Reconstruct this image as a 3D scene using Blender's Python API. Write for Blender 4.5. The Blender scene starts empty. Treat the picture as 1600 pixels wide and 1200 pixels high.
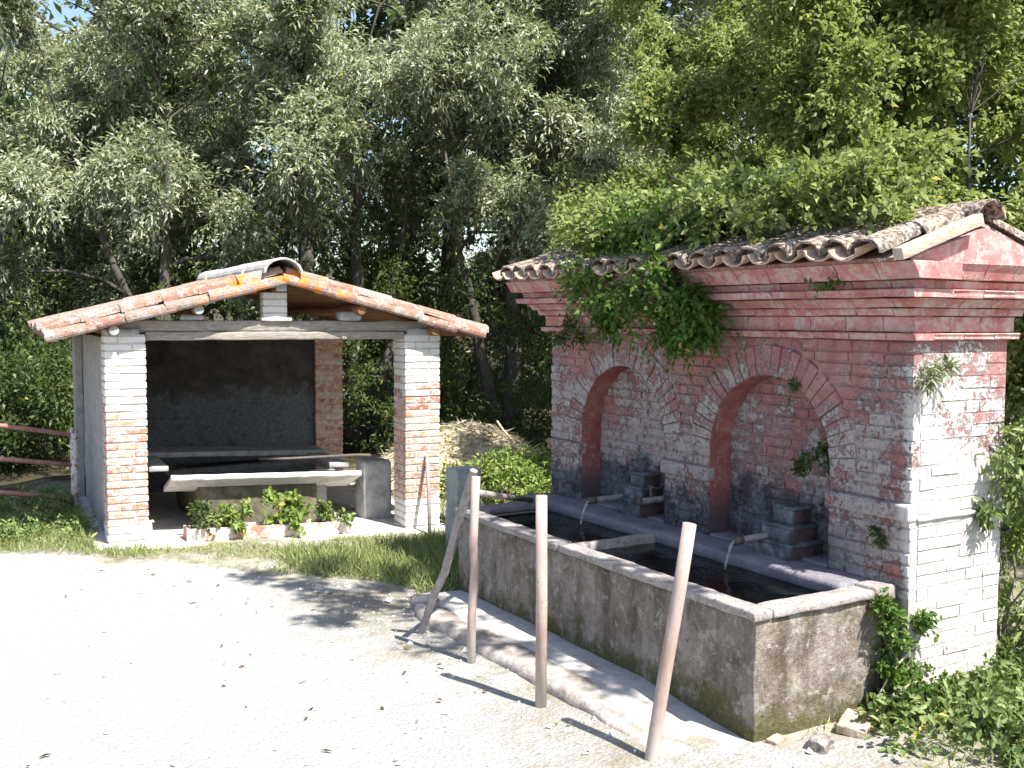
import bpy, bmesh, math, random
import numpy as np
from mathutils import Vector, Matrix, noise

R = math.radians
rng = np.random.default_rng(7)
random.seed(7)
SC = bpy.context.scene
COL = SC.collection

# ------------------------------------------------------------------ camera, sky, sun, exposure
right = Vector((0.860792, -0.508930, 0.005170)); up = Vector((0.027863, 0.057264, 0.997970)); fwd = Vector((0.508193, 0.858901, -0.063473))
cam = bpy.data.objects.new('camera', bpy.data.cameras.new('camera')); COL.objects.link(cam)
cam.matrix_world = Matrix(((right.x, up.x, -fwd.x, 0), (right.y, up.y, -fwd.y, 0), (right.z, up.z, -fwd.z, 2.2), (0, 0, 0, 1)))
cam.data.sensor_width = 36; cam.data.lens = 36.2; cam.data.clip_end = 2000; cam.data.clip_start = 0.05
SC.camera = cam

SUN_EL = R(57.5); SUN_AZ = math.atan2(0.30, -0.954)      # towards the sun, from +Y to +X
SDIR = Vector((math.sin(SUN_AZ) * math.cos(SUN_EL), math.cos(SUN_AZ) * math.cos(SUN_EL), math.sin(SUN_EL)))
world = bpy.data.worlds.new('World'); SC.world = world; world.use_nodes = True
wn = world.node_tree.nodes; wl = world.node_tree.links
sky = wn.new('ShaderNodeTexSky'); sky.sky_type = 'NISHITA'; sky.sun_disc = False
sky.sun_elevation = SUN_EL; sky.sun_rotation = SUN_AZ; sky.air_density = 1.1; sky.dust_density = 1.2
bg = wn['Background']; wl.new(sky.outputs[0], bg.inputs[0]); bg.inputs[1].default_value = 0.10
sun = bpy.data.objects.new('sun', bpy.data.lights.new('sun', 'SUN')); COL.objects.link(sun)
sun.data.energy = 5.0; sun.data.angle = R(0.55); sun.data.color = (1.0, 0.965, 0.90)
sun.rotation_euler = SDIR.to_track_quat('Z', 'Y').to_euler(); sun.location = SDIR * 60
SC.view_settings.view_transform = 'Standard'; SC.view_settings.look = 'None'
SC.view_settings.gamma = 1.0; SC.view_settings.use_curve_mapping = False
SC.view_settings.exposure = 1.28
SC.render.engine = 'CYCLES'
SC.cycles.max_bounces = 7; SC.cycles.diffuse_bounces = 4; SC.cycles.glossy_bounces = 3
SC.cycles.transmission_bounces = 5; SC.cycles.transparent_max_bounces = 6
SC.cycles.use_denoising = True
SC.cycles.caustics_reflective = False; SC.cycles.caustics_refractive = False

# ------------------------------------------------------------------ materials
class NT:
    def __init__(s, name):
        s.m = bpy.data.materials.new(name); s.m.use_nodes = True
        s.t = s.m.node_tree; s.n = s.t.nodes; s.l = s.t.links
        s.b = s.n['Principled BSDF']; s.out = s.n['Material Output']
        s._pos = None
    def new(s, typ, **kw):
        n = s.n.new(typ)
        for k, v in kw.items(): setattr(n, k, v)
        return n
    def put(s, sock, v):
        if isinstance(v, bpy.types.NodeSocket): s.l.new(v, sock)
        elif isinstance(v, (tuple, list)): sock.default_value = (*v, 1.0) if len(v) == 3 and len(sock.default_value) == 4 else v
        else: sock.default_value = v
    def pos(s):
        if s._pos is None: s._pos = s.new('ShaderNodeNewGeometry').outputs['Position']
        return s._pos
    def xyz(s):
        n = s.new('ShaderNodeSeparateXYZ'); s.l.new(s.pos(), n.inputs[0]); return n.outputs
    def noise(s, scale, detail=4, rough=0.6, stretch=None, dist=0.0, off=0.0):
        v = s.pos()
        if stretch or off:
            mp = s.new('ShaderNodeMapping'); s.l.new(v, mp.inputs[0])
            if stretch: mp.inputs['Scale'].default_value = stretch
            mp.inputs['Location'].default_value = (off, off * 1.3, off * .7); v = mp.outputs[0]
        n = s.new('ShaderNodeTexNoise'); s.l.new(v, n.inputs['Vector'])
        n.inputs['Scale'].default_value = scale; n.inputs['Detail'].default_value = detail
        n.inputs['Roughness'].default_value = rough; n.inputs['Distortion'].default_value = dist
        return n.outputs[0]
    def voro(s, scale, feature='F1', stretch=None):
        v = s.pos()
        if stretch:
            mp = s.new('ShaderNodeMapping'); s.l.new(v, mp.inputs[0]); mp.inputs['Scale'].default_value = stretch; v = mp.outputs[0]
        n = s.new('ShaderNodeTexVoronoi', feature=feature); s.l.new(v, n.inputs['Vector']); n.inputs['Scale'].default_value = scale
        return n.outputs
    def step(s, v, a, b):
        n = s.new('ShaderNodeMapRange'); n.clamp = True; s.put(n.inputs[0], v)
        n.inputs[1].default_value = a; n.inputs[2].default_value = b; return n.outputs[0]
    def math(s, op, a, b=0.0):
        n = s.new('ShaderNodeMath', operation=op); s.put(n.inputs[0], a); s.put(n.inputs[1], b); return n.outputs[0]
    def mix(s, f, a, b, mode='MIX'):
        n = s.new('ShaderNodeMix', data_type='RGBA', blend_type=mode)
        s.put(n.inputs[0], f); s.put(n.inputs[6], a); s.put(n.inputs[7], b); return n.outputs[2]
    def ramp(s, f, stops):
        n = s.new('ShaderNodeValToRGB'); s.put(n.inputs[0], f); cr = n.color_ramp
        while len(cr.elements) < len(stops): cr.elements.new(0.5)
        for e, (p, c) in zip(cr.elements, stops): e.position = p; e.color = (*c, 1)
        return n.outputs[0]
    def rand(s): return s.new('ShaderNodeObjectInfo').outputs['Random']
    def attr(s, name): return s.new('ShaderNodeAttribute', attribute_name=name).outputs['Fac']
    def bump(s, h, strength=0.4, dist=0.01):
        n = s.new('ShaderNodeBump'); s.put(n.inputs['Height'], h); n.inputs['Strength'].default_value = strength
        n.inputs['Distance'].default_value = dist; s.l.new(n.outputs[0], s.b.inputs['Normal'])
    def fin(s, base, rough=0.85, spec=0.25, metal=0.0):
        s.put(s.b.inputs['Base Color'], base); s.put(s.b.inputs['Roughness'], rough)
        s.b.inputs['Specular IOR Level'].default_value = spec; s.b.inputs['Metallic'].default_value = metal
        return s.m

def m_fountain(name, mortar=False):
    t = NT(name); z = t.xyz()[2]; x = t.xyz()[0]; y = t.xyz()[1]
    big = t.noise(1.5, 5, .65); mid = t.noise(7, 7, .72, off=3.1, dist=.4); fine = t.noise(38, 6, .78, off=9.0); streak = t.noise(8, 6, .72, stretch=(1, 1, .3), off=4.4)
    rnd = t.rand() if not mortar else t.noise(3, 2, .5, off=6)
    brickc = t.ramp(rnd, [(0, (.26, .10, .07)), (.5, (.33, .15, .105)), (1, (.31, .19, .15))])
    pink = t.ramp(mid, [(.3, (.36, .15, .145)), (.5, (.44, .22, .21)), (.68, (.51, .325, .315))])
    wash = t.ramp(t.math('ADD', t.math('MULTIPLY', fine, .6), t.math('MULTIPLY', streak, .5)), [(.38, (.27, .225, .215)), (.55, (.43, .375, .36)), (.72, (.57, .52, .505))])
    k = t.math('ADD', t.math('ADD', t.math('MULTIPLY', big, .55), t.math('MULTIPLY', mid, .45)), t.math('MULTIPLY', t.step(z, 2.1, 1.0), .10))
    k = t.math('ADD', k, t.math('MULTIPLY', t.math('SUBTRACT', rnd, .5), .07))
    k = t.math('ADD', k, t.math('MULTIPLY', t.math('MULTIPLY', t.step(y, 3.82, 3.77), t.step(z, 1.95, 1.2)), .15))  # end wall: more wash low down, part real whitewash, part painted sunlight
    f1 = t.step(t.math('ADD', k, t.math('MULTIPLY', t.math('SUBTRACT', fine, .5), .60)), .525, .575)
    c = t.mix(f1, pink, wash)
    worn = t.step(t.math('ADD', t.noise(12, 6, .78, off=5.5), t.math('MULTIPLY', fine, .3)), .70, .78)
    c = t.mix(t.math('MULTIPLY', worn, .7), c, brickc)
    # grey lime bloom in drifts
    c = t.mix(t.math('MULTIPLY', t.step(t.noise(2.3, 6, .72, off=15), .54, .68), .5), c, (.47, .40, .395))
    endm = t.step(y, 3.83, 3.78)  # end face: fuller whitewash, plus sun brightness put into the colour
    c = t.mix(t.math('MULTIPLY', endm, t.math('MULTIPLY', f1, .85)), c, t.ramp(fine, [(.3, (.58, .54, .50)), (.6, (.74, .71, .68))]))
    # damp algae above the water: highest in the niches
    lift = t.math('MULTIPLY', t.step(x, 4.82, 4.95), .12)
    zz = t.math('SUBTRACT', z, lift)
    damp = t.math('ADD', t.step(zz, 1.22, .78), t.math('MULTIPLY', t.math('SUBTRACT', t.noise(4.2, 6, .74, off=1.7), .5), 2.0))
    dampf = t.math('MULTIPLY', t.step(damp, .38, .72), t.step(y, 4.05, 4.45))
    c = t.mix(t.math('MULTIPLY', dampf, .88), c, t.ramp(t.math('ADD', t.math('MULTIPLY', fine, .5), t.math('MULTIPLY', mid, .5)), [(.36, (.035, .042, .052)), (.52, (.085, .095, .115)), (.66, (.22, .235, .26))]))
    dirt = t.step(t.math('ADD', t.noise(70, 4, .8, off=2.2), t.math('MULTIPLY', t.math('SUBTRACT', streak, .5), .5)), .54, .68)
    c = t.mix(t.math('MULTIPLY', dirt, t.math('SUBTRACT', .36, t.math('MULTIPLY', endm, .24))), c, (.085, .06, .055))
    if mortar: c = t.mix(.22, c, (.22, .17, .15))
    t.bump(t.math('ADD', t.math('MULTIPLY', f1, .35), t.math('ADD', fine, t.math('MULTIPLY', mid, 1.4))), 1.0, .016)
    return t.fin(c, .92, .12)
def m_redplaster():
    t = NT('red_plaster'); f = t.noise(26, 6, .7); big = t.noise(3.5, 5, .7, off=8); z = t.xyz()[2]
    c = t.ramp(big, [(.3, (.26, .07, .062)), (.5, (.33, .12, .105)), (.7, (.41, .23, .21))])
    c = t.mix(t.step(f, .56, .68), c, (.42, .31, .28))
    damp = t.math('ADD', t.step(z, 1.2, .8), t.math('MULTIPLY', t.math('SUBTRACT', t.noise(3.2, 5, .7, off=1.7), .5), 1.4))
    c = t.mix(t.math('MULTIPLY', t.step(damp, .4, .9), .85), c, (.075, .075, .085))
    t.bump(t.math('ADD', f, big), .7, .012); return t.fin(c, .9, .15)
def m_cornice():
    t = NT('cornice_paint'); f = t.noise(28, 6, .7); mid = t.noise(5, 6, .7, off=6)
    c = t.ramp(mid, [(.3, (.36, .12, .112)), (.5, (.44, .20, .185)), (.68, (.51, .33, .31))])
    c = t.mix(t.math('MULTIPLY', t.step(t.math('ADD', t.math('MULTIPLY', f, .6), t.math('MULTIPLY', t.noise(9, 5, .7, off=2), .6)), .60, .66), .7), c, (.48, .40, .37))
    c = t.mix(t.math('MULTIPLY', t.step(t.noise(3, 6, .75, off=12, stretch=(1, 1, .5)), .56, .7), .6), c, (.15, .09, .08))
    t.bump(t.math('ADD', f, mid), .6, .012); return t.fin(c, .9, .15)
def m_pillarbrick():
    t = NT('pillar_brick'); z = t.xyz()[2]; f = t.noise(38, 5, .7); mid = t.noise(7, 5, .7, off=2)
    br = t.ramp(t.rand(), [(0, (.34, .12, .075)), (.35, (.50, .20, .13)), (.65, (.56, .30, .20)), (1, (.50, .40, .33))])
    br = t.mix(t.math('MULTIPLY', t.step(f, .5, .66), .6), br, (.58, .50, .45))
    wash = t.ramp(f, [(.3, (.62, .58, .55)), (.7, (.78, .76, .73))])
    x = t.xyz()[0]
    lim = t.math('ADD', 1.34, t.math('MULTIPLY', t.step(x, 3.0, 4.2), .10))   # whitewash reaches a little lower on the outer pillar
    hi = t.step(t.math('SUBTRACT', t.math('ADD', z, t.math('MULTIPLY', t.math('SUBTRACT', t.math('ADD', mid, t.math('MULTIPLY', t.rand(), .4)), .7), .9)), lim), -.06, .08)
    lo = t.step(t.math('SUBTRACT', t.math('ADD', z, t.math('MULTIPLY', t.math('SUBTRACT', mid, .5), .4)), .22), .05, -.02)
    depth = t.step(t.xyz()[1], 12.2, 12.0)
    smear = t.math('MULTIPLY', t.step(t.noise(16, 6, .75, off=7), .47, .56), .62)   # remains of limewash on the lower bricks
    c = t.mix(t.math('MAXIMUM', t.math('MULTIPLY', t.math('MAXIMUM', hi, lo), depth), smear), br, wash)
    t.bump(f, .6, .008); return t.fin(c, .9, .15)
def m_simple(name, stops, scale=20, rough=.9, bump=.5, bd=.01, spec=.15, stretch=None, detail=5):
    t = NT(name); f = t.noise(scale, detail, .7, stretch=stretch); t.bump(f, bump, bd); return t.fin(t.ramp(f, stops), rough, spec)
def m_concrete():
    t = NT('trough_concrete'); z = t.xyz()[2]; f = t.noise(40, 6, .75); big = t.noise(4.5, 7, .74, off=3); st = t.noise(7, 7, .65, stretch=(1, 1, .22), off=5)
    c = t.ramp(big, [(.3, (.11, .09, .07)), (.48, (.215, .18, .15)), (.68, (.36, .32, .28))])
    c = t.mix(t.step(f, .5, .75), c, (.36, .32, .29))
    c = t.mix(t.math('MULTIPLY', t.step(st, .47, .66), .75), c, (.075, .055, .035))
    c = t.mix(t.math('MULTIPLY', t.step(t.noise(13, 7, .78, off=22), .55, .60), .7), c, (.40, .365, .33))
    c = t.mix(t.math('MULTIPLY', t.step(t.noise(26, 6, .8, off=27), .60, .65), .8), c, (.06, .045, .03))
    moss = t.math('ADD', t.step(z, .40, .02), t.math('MULTIPLY', t.math('SUBTRACT', t.noise(5, 6, .75, off=9), .5), 2.4))
    c = t.mix(t.math('MULTIPLY', t.step(moss, .48, .85), .85), c, t.ramp(f, [(.3, (.045, .045, .014)), (.7, (.12, .115, .035))]))
    moss2 = t.step(t.math('ADD', t.noise(8, 6, .75, off=14), t.math('MULTIPLY', t.step(z, .45, .66), .12)), .64, .74)
    c = t.mix(t.math('MULTIPLY', moss2, .6), c, (.10, .095, .03))
    t.bump(t.math('ADD', t.math('MULTIPLY', f, .7), t.math('ADD', big, t.noise(14, 5, .75, off=1))), .9, .018); return t.fin(c, .92, .15)
def m_rim():
    t = NT('rim_stone'); f = t.noise(55, 6, .75); big = t.noise(5, 5, .65, off=3)
    c = t.ramp(big, [(.3, (.25, .215, .20)), (.7, (.42, .38, .36))])
    c = t.mix(t.step(f, .52, .62), c, (.15, .125, .11))
    c = t.mix(t.math('MULTIPLY', t.step(t.noise(14, 6, .8, off=11), .56, .62), .7), c, (.50, .48, .45)); t.bump(t.math('ADD', f, big), .7, .01); return t.fin(c, .85, .2)
def m_ledge():
    t = NT('wet_ledge'); f = t.noise(35, 6, .75); big = t.noise(4, 5, .65, off=3)
    c = t.ramp(big, [(.3, (.13, .13, .15)), (.55, (.22, .20, .22)), (.75, (.30, .235, .24))])
    c = t.mix(t.step(f, .55, .7), c, (.34, .36, .40)); t.bump(t.math('ADD', f, big), .7, .012); return t.fin(c, .6, .35)
def m_wood(name, a, b):
    t = NT(name); f = t.noise(18, 5, .65, stretch=(1, 1, 1)); g = t.voro(24)[0]
    n = t.noise(30, 4, .7, stretch=(.25, 2.5, 2.5)); c = t.ramp(n, [(.3, a), (.7, b)]); c = t.mix(t.math('MULTIPLY', t.step(f, .55, .75), .5), c, tuple(x * .35 for x in a))
    t.bump(n, .6, .01); return t.fin(c, .85, .15)
def m_tile():
    t = NT('clay_tile'); f = t.noise(45, 6, .75); mid = t.noise(9, 6, .75, off=4); r = t.rand()
    c = t.ramp(r, [(0, (.25, .13, .095)), (.35, (.31, .19, .145)), (.7, (.27, .20, .17)), (1, (.31, .265, .235))])
    c = t.mix(t.math('MULTIPLY', t.step(mid, .50, .56), .85), c, (.34, .31, .285))
    c = t.mix(t.math('MULTIPLY', t.step(f, .53, .62), .75), c, (.07, .06, .06))
    c = t.mix(t.math('MULTIPLY', t.step(t.math('ADD', t.noise(4.2, 6, .8, off=21), t.math('MULTIPLY', f, .25)), .66, .72), t.step(t.math('ABSOLUTE', t.math('SUBTRACT', t.xyz()[0], 3.3)), 1.3, .5)), c, (.56, .19, .035))
    t.bump(t.math('ADD', f, mid), .8, .008); return t.fin(c, .9, .15)
def m_darktile():
    t = NT('lichen_tile'); f = t.noise(30, 6, .8); mid = t.noise(7, 6, .75, off=4)
    c = t.ramp(mid, [(.3, (.36, .23, .16)), (.5, (.42, .32, .25)), (.7, (.44, .41, .37))])
    c = t.mix(t.math('MULTIPLY', t.step(t.math('ADD', f, t.math('MULTIPLY', t.step(t.new('ShaderNodeNewGeometry').outputs['Normal'], 0, 1), 0)), .45, .54), .88), c, (.05, .045, .048))
    c = t.mix(t.step(t.noise(40, 5, .8, off=8), .62, .67), c, (.50, .48, .45))
    t.bump(t.math('ADD', f, mid), .8, .008); return t.fin(c, .9, .15)
def m_ridge():
    t = NT('ridge_tile_lichen'); f = t.noise(45, 6, .8); mid = t.noise(7, 6, .75, off=4)
    c = t.ramp(f, [(.35, (.16, .15, .14)), (.5, (.52, .50, .47)), (.7, (.66, .64, .60))])
    c = t.mix(t.step(mid, .62, .68), c, (.62, .19, .04)); t.bump(f, .8, .01); return t.fin(c, .9, .1)
def m_road():
    t = NT('road_gravel'); f = t.noise(90, 6, .8); mid = t.noise(9, 6, .7, off=2); big = t.noise(.9, 5, .65, off=7)
    vo = t.voro(42)
    c = t.ramp(f, [(.25, (.185, .18, .17)), (.45, (.325, .32, .308)), (.7, (.46, .455, .44))])
    x, y = t.xyz()[0], t.xyz()[1]
    c = t.mix(t.math('MULTIPLY', t.step(t.noise(1.6, 6, .7, off=41, stretch=(1, .45, 1)), .50, .66), .30), c, (.25, .245, .235))
    edge = t.step(t.math('ADD', x, t.math('MULTIPLY', t.math('SUBTRACT', mid, .5), 1.6)), 2.3, 3.0)
    wet = t.math('MULTIPLY', t.step(t.math('ADD', big, t.math('MULTIPLY', mid, .5)), .64, .80), edge)
    c = t.mix(t.math('MULTIPLY', wet, .75), c, t.ramp(mid, [(.3, (.17, .135, .085)), (.7, (.28, .25, .19))]))
    moss = t.math('MULTIPLY', t.step(t.noise(5, 6, .75, off=17), .55, .66), edge)
    c = t.mix(t.math('MULTIPLY', moss, .55), c, (.16, .15, .06))
    c = t.mix(t.math('MULTIPLY', t.step(t.noise(22, 4, .8, off=30), .70, .74), .5), c, (.22, .20, .17))
    t.bump(t.math('ADD', t.math('MULTIPLY', f, .5), t.math('ADD', mid, t.math('MULTIPLY', vo[0], .6))), .75, .025); return t.fin(c, .95, .1)
def m_ground():
    t = NT('soil'); f = t.noise(50, 6, .8); mid = t.noise(4, 6, .7, off=2)
    c = t.ramp(mid, [(.3, (.16, .145, .08)), (.48, (.34, .31, .24)), (.66, (.50, .48, .43))])
    c = t.mix(t.step(f, .52, .7), c, (.42, .39, .33))
    litter = t.step(t.math('ADD', t.xyz()[1], t.math('MULTIPLY', t.math('SUBTRACT', mid, .5), 5)), 13.6, 15.0)   # leaf litter under the trees
    c = t.mix(litter, c, t.ramp(f, [(.3, (.035, .03, .018)), (.7, (.10, .085, .05))])); t.bump(t.math('ADD', f, mid), .8, .03); return t.fin(c, .95, .1)
def m_leaf(name, lo, hi, pale, trans=.3, rough=.5, spec=.3, yellow=(.38, .33, .06)):
    t = NT(name); a = t.attr('tint')
    c = t.ramp(a, [(0, lo), (.55, hi), (.93, pale), (.985, pale), (.995, yellow)])
    t.fin(c, rough, spec)
    tr = t.new('ShaderNodeBsdfTranslucent'); t.l.new(t.mix(.5, c, (.25, .32, .05), 'MIX'), tr.inputs[0])
    mx = t.new('ShaderNodeMixShader'); mx.inputs[0].default_value = trans
    t.l.new(t.b.outputs[0], mx.inputs[1]); t.l.new(tr.outputs[0], mx.inputs[2]); t.l.new(mx.outputs[0], t.out.inputs[0]); return t.m
def m_water():
    t = NT('water'); n = t.noise(9, 3, .5); n2 = t.noise(30, 2, .5, off=3)
    rings = 0.0
    for (cx, cy) in ((4.41, 4.805), (4.41, 6.405)):
        v = t.new('ShaderNodeVectorMath', operation='DISTANCE'); t.l.new(t.pos(), v.inputs[0]); v.inputs[1].default_value = (cx, cy, .632); d = v.outputs['Value']
        rings = t.math('ADD', rings, t.math('MULTIPLY', t.math('SINE', t.math('MULTIPLY', d, 120)), t.step(d, .42, .02)))
    t.bump(t.math('ADD', t.math('ADD', n, t.math('MULTIPLY', rings, .25)), t.math('MULTIPLY', n2, .3)), .22, .02)
    t.fin((.55, .68, .60), .02, .5); t.b.inputs['Transmission Weight'].default_value = 1.0; t.b.inputs['IOR'].default_value = 1.33; return t.m
def m_jet():
    t = NT('falling_water'); n = t.noise(60, 3, .6, stretch=(1, 1, .15)); t.bump(n, .6, .01)
    t.fin((.92, .95, .96), .10, .6); t.b.inputs['Transmission Weight'].default_value = .8; t.b.inputs['IOR'].default_value = 1.33; return t.m
def m_post():
    t = NT('faded_painted_steel'); f = t.noise(60, 5, .75); mid = t.noise(9, 5, .7, stretch=(1, 1, .35)); z = t.xyz()[2]
    c = t.ramp(mid, [(.3, (.30, .19, .15)), (.5, (.38, .285, .245)), (.7, (.43, .36, .32))])
    c = t.mix(t.math('MULTIPLY', t.step(t.math('ADD', f, t.math('MULTIPLY', mid, .4)), .80, .90), .75), c, (.16, .08, .05))
    c = t.mix(t.math('MULTIPLY', t.step(z, .28, .05), .7), c, (.44, .42, .38)); t.bump(f, .4, .003); return t.fin(c, .6, .35)
def m_rustrail():
    t = NT('red_painted_pipe'); f = t.noise(45, 5, .75); mid = t.noise(7, 5, .7)
    c = t.ramp(mid, [(.35, (.30, .12, .09)), (.52, (.38, .20, .16)), (.64, (.46, .36, .30))])
    c = t.mix(t.step(f, .58, .66), c, (.20, .09, .05)); t.bump(f, .4, .003); return t.fin(c, .6, .35)
def m_endpost():
    t = NT('peeling_white_red_paint'); f = t.noise(22, 5, .75, off=2)
    c = t.mix(t.step(f, .51, .56), (.66, .62, .60), (.36, .14, .12)); t.bump(f, .5, .003); return t.fin(c, .6, .35)

def m_inner():
    t = NT('dark_plaster'); z = t.xyz()[2]; f = t.noise(24, 6, .75); mid = t.noise(3.2, 7, .72, off=4)
    dark_top = t.ramp(mid, [(.35, (.045, .04, .038)), (.65, (.12, .11, .105))])  # wall colour is darker above, paler blue-grey below
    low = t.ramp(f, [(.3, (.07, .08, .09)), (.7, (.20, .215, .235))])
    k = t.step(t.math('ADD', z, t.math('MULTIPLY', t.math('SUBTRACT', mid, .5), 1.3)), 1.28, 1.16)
    c = t.mix(k, dark_top, low); c = t.mix(t.math('MULTIPLY', t.step(t.noise(7, 6, .75, off=9), .55, .65), .6), c, (.05, .045, .045))
    t.bump(t.math('ADD', f, mid), .7, .015); return t.fin(c, .92, .1)
MT = dict(
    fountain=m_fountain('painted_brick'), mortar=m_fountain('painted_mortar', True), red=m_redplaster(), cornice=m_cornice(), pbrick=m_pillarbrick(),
    pmortar=m_simple('pillar_mortar', [(.3, (.36, .33, .30)), (.7, (.58, .55, .51))], 35),
    concrete=m_concrete(), rim=m_rim(), ledge=m_ledge(), wood=m_wood('grey_timber', (.20, .17, .14), (.42, .38, .34)),
    brownwood=m_wood('brown_timber', (.13, .065, .03), (.27, .15, .08)), paleplank=m_wood('pale_plank', (.36, .28, .21), (.52, .44, .36)),
    pantile=m_simple('tan_tile', [(.3, (.30, .20, .14)), (.5, (.46, .33, .25)), (.7, (.55, .45, .37))], 12),
    tile=m_tile(), darktile=m_darktile(), ridge=m_ridge(), road=m_road(), ground=m_ground(),
    plaster=m_simple('grey_plaster', [(.3, (.26, .24, .23)), (.5, (.36, .34, .33)), (.7, (.46, .43, .42))], 9),
    inner=m_inner(),
    slab=m_simple('pale_concrete', [(.3, (.40, .38, .35)), (.7, (.60, .58, .55))], 14),
    whiteslab=m_simple('whitewashed_concrete', [(.3, (.52, .50, .48)), (.7, (.72, .70, .68))], 16),
    darkstone=m_simple('mossy_concrete', [(.3, (.06, .055, .035)), (.5, (.13, .115, .08)), (.7, (.22, .20, .15))], 7, detail=7),
    greystone=m_simple('grey_cement', [(.3, (.20, .20, .20)), (.5, (.34, .34, .33)), (.7, (.45, .44, .43))], 8, detail=7),
    apron=m_simple('apron_concrete', [(.3, (.26, .24, .22)), (.5, (.42, .40, .38)), (.7, (.50, .48, .46))], 6, detail=7),
    kerb=m_simple('kerb_concrete', [(.3, (.20, .16, .13)), (.5, (.36, .31, .28)), (.7, (.50, .46, .43))], 12, detail=7, bump=.9, bd=.02),
    algae=m_simple('algae_concrete', [(.3, (.015, .018, .012)), (.7, (.05, .06, .04))], 8),
    cementblue=m_simple('blue_grey_cement', [(.35, (.045, .05, .055)), (.5, (.10, .108, .115)), (.68, (.22, .23, .24))], 13, rough=.7, detail=7),
    dampbrick=m_simple('damp_dark_brick', [(.3, (.055, .04, .045)), (.7, (.14, .095, .095))], 18, rough=.7),
    iron=m_simple('dark_iron', [(.3, (.05, .04, .035)), (.7, (.14, .11, .09))], 30, rough=.6, spec=.4),
    greyiron=m_simple('grey_weathered_pipe', [(.3, (.16, .14, .13)), (.5, (.27, .24, .23)), (.7, (.36, .33, .32))], 14, rough=.65, spec=.35),
    post=m_post(), rail=m_rustrail(), endpost=m_endpost(), water=m_water(), jet=m_jet(),
    bark=m_simple('bark', [(.3, (.04, .036, .03)), (.7, (.13, .118, .10))], 14, bump=.9, bd=.03, stretch=(1, 1, .25)),
    twig=m_simple('twig_bark', [(.3, (.10, .08, .05)), (.7, (.26, .22, .16))], 20),
    dry=m_simple('dry_stalk', [(.3, (.40, .33, .20)), (.7, (.60, .52, .36))], 20),
    stone=m_simple('field_stone', [(.3, (.12, .10, .09)), (.5, (.24, .21, .19)), (.7, (.40, .37, .34))], 16, bump=.9, bd=.02),
    brickbit=m_simple('broken_brick', [(.3, (.28, .18, .125)), (.5, (.38, .29, .22)), (.7, (.46, .40, .345))], 10, bump=.9, bd=.015),
    pebble=m_simple('pebble', [(.3, (.40, .38, .35)), (.7, (.66, .64, .61))], 6),
    terracotta=m_simple('whitened_terracotta', [(.38, (.45, .17, .12)), (.5, (.58, .50, .46)), (.7, (.70, .67, .64))], 6),
    willow=m_leaf('willow_leaf', (.10, .12, .058), (.285, .32, .195), (.50, .53, .40), .32, .42, .42),
    broad=m_leaf('broad_leaf', (.09, .125, .032), (.25, .305, .095), (.40, .45, .20), .42, .55, .25),
    vivid=m_leaf('sapling_leaf', (.04, .09, .014), (.095, .18, .03), (.18, .28, .06), .4, .45, .4),
    under=m_leaf('undergrowth_leaf', (.03, .05, .016), (.065, .10, .028), (.13, .17, .06), .28, .5, .3),
    weed=m_leaf('weed_leaf', (.075, .12, .035), (.17, .23, .075), (.28, .34, .14), .3, .5, .3),
    lime=m_leaf('lime_leaf', (.11, .17, .03), (.22, .30, .07), (.34, .40, .13), .36, .5, .3),
    grass=m_leaf('grass_blade', (.13, .17, .05), (.26, .31, .11), (.42, .42, .22), .3, .5, .25, (.48, .42, .24)),
    litter=m_leaf('dry_leaf', (.07, .045, .025), (.16, .11, .06), (.34, .27, .16), .1, .8, .15, (.30, .24, .08)),
    straw=m_leaf('straw', (.22, .185, .13), (.40, .35, .265), (.56, .52, .43), .12, .8, .15, (.6, .57, .5)),
)

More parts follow.
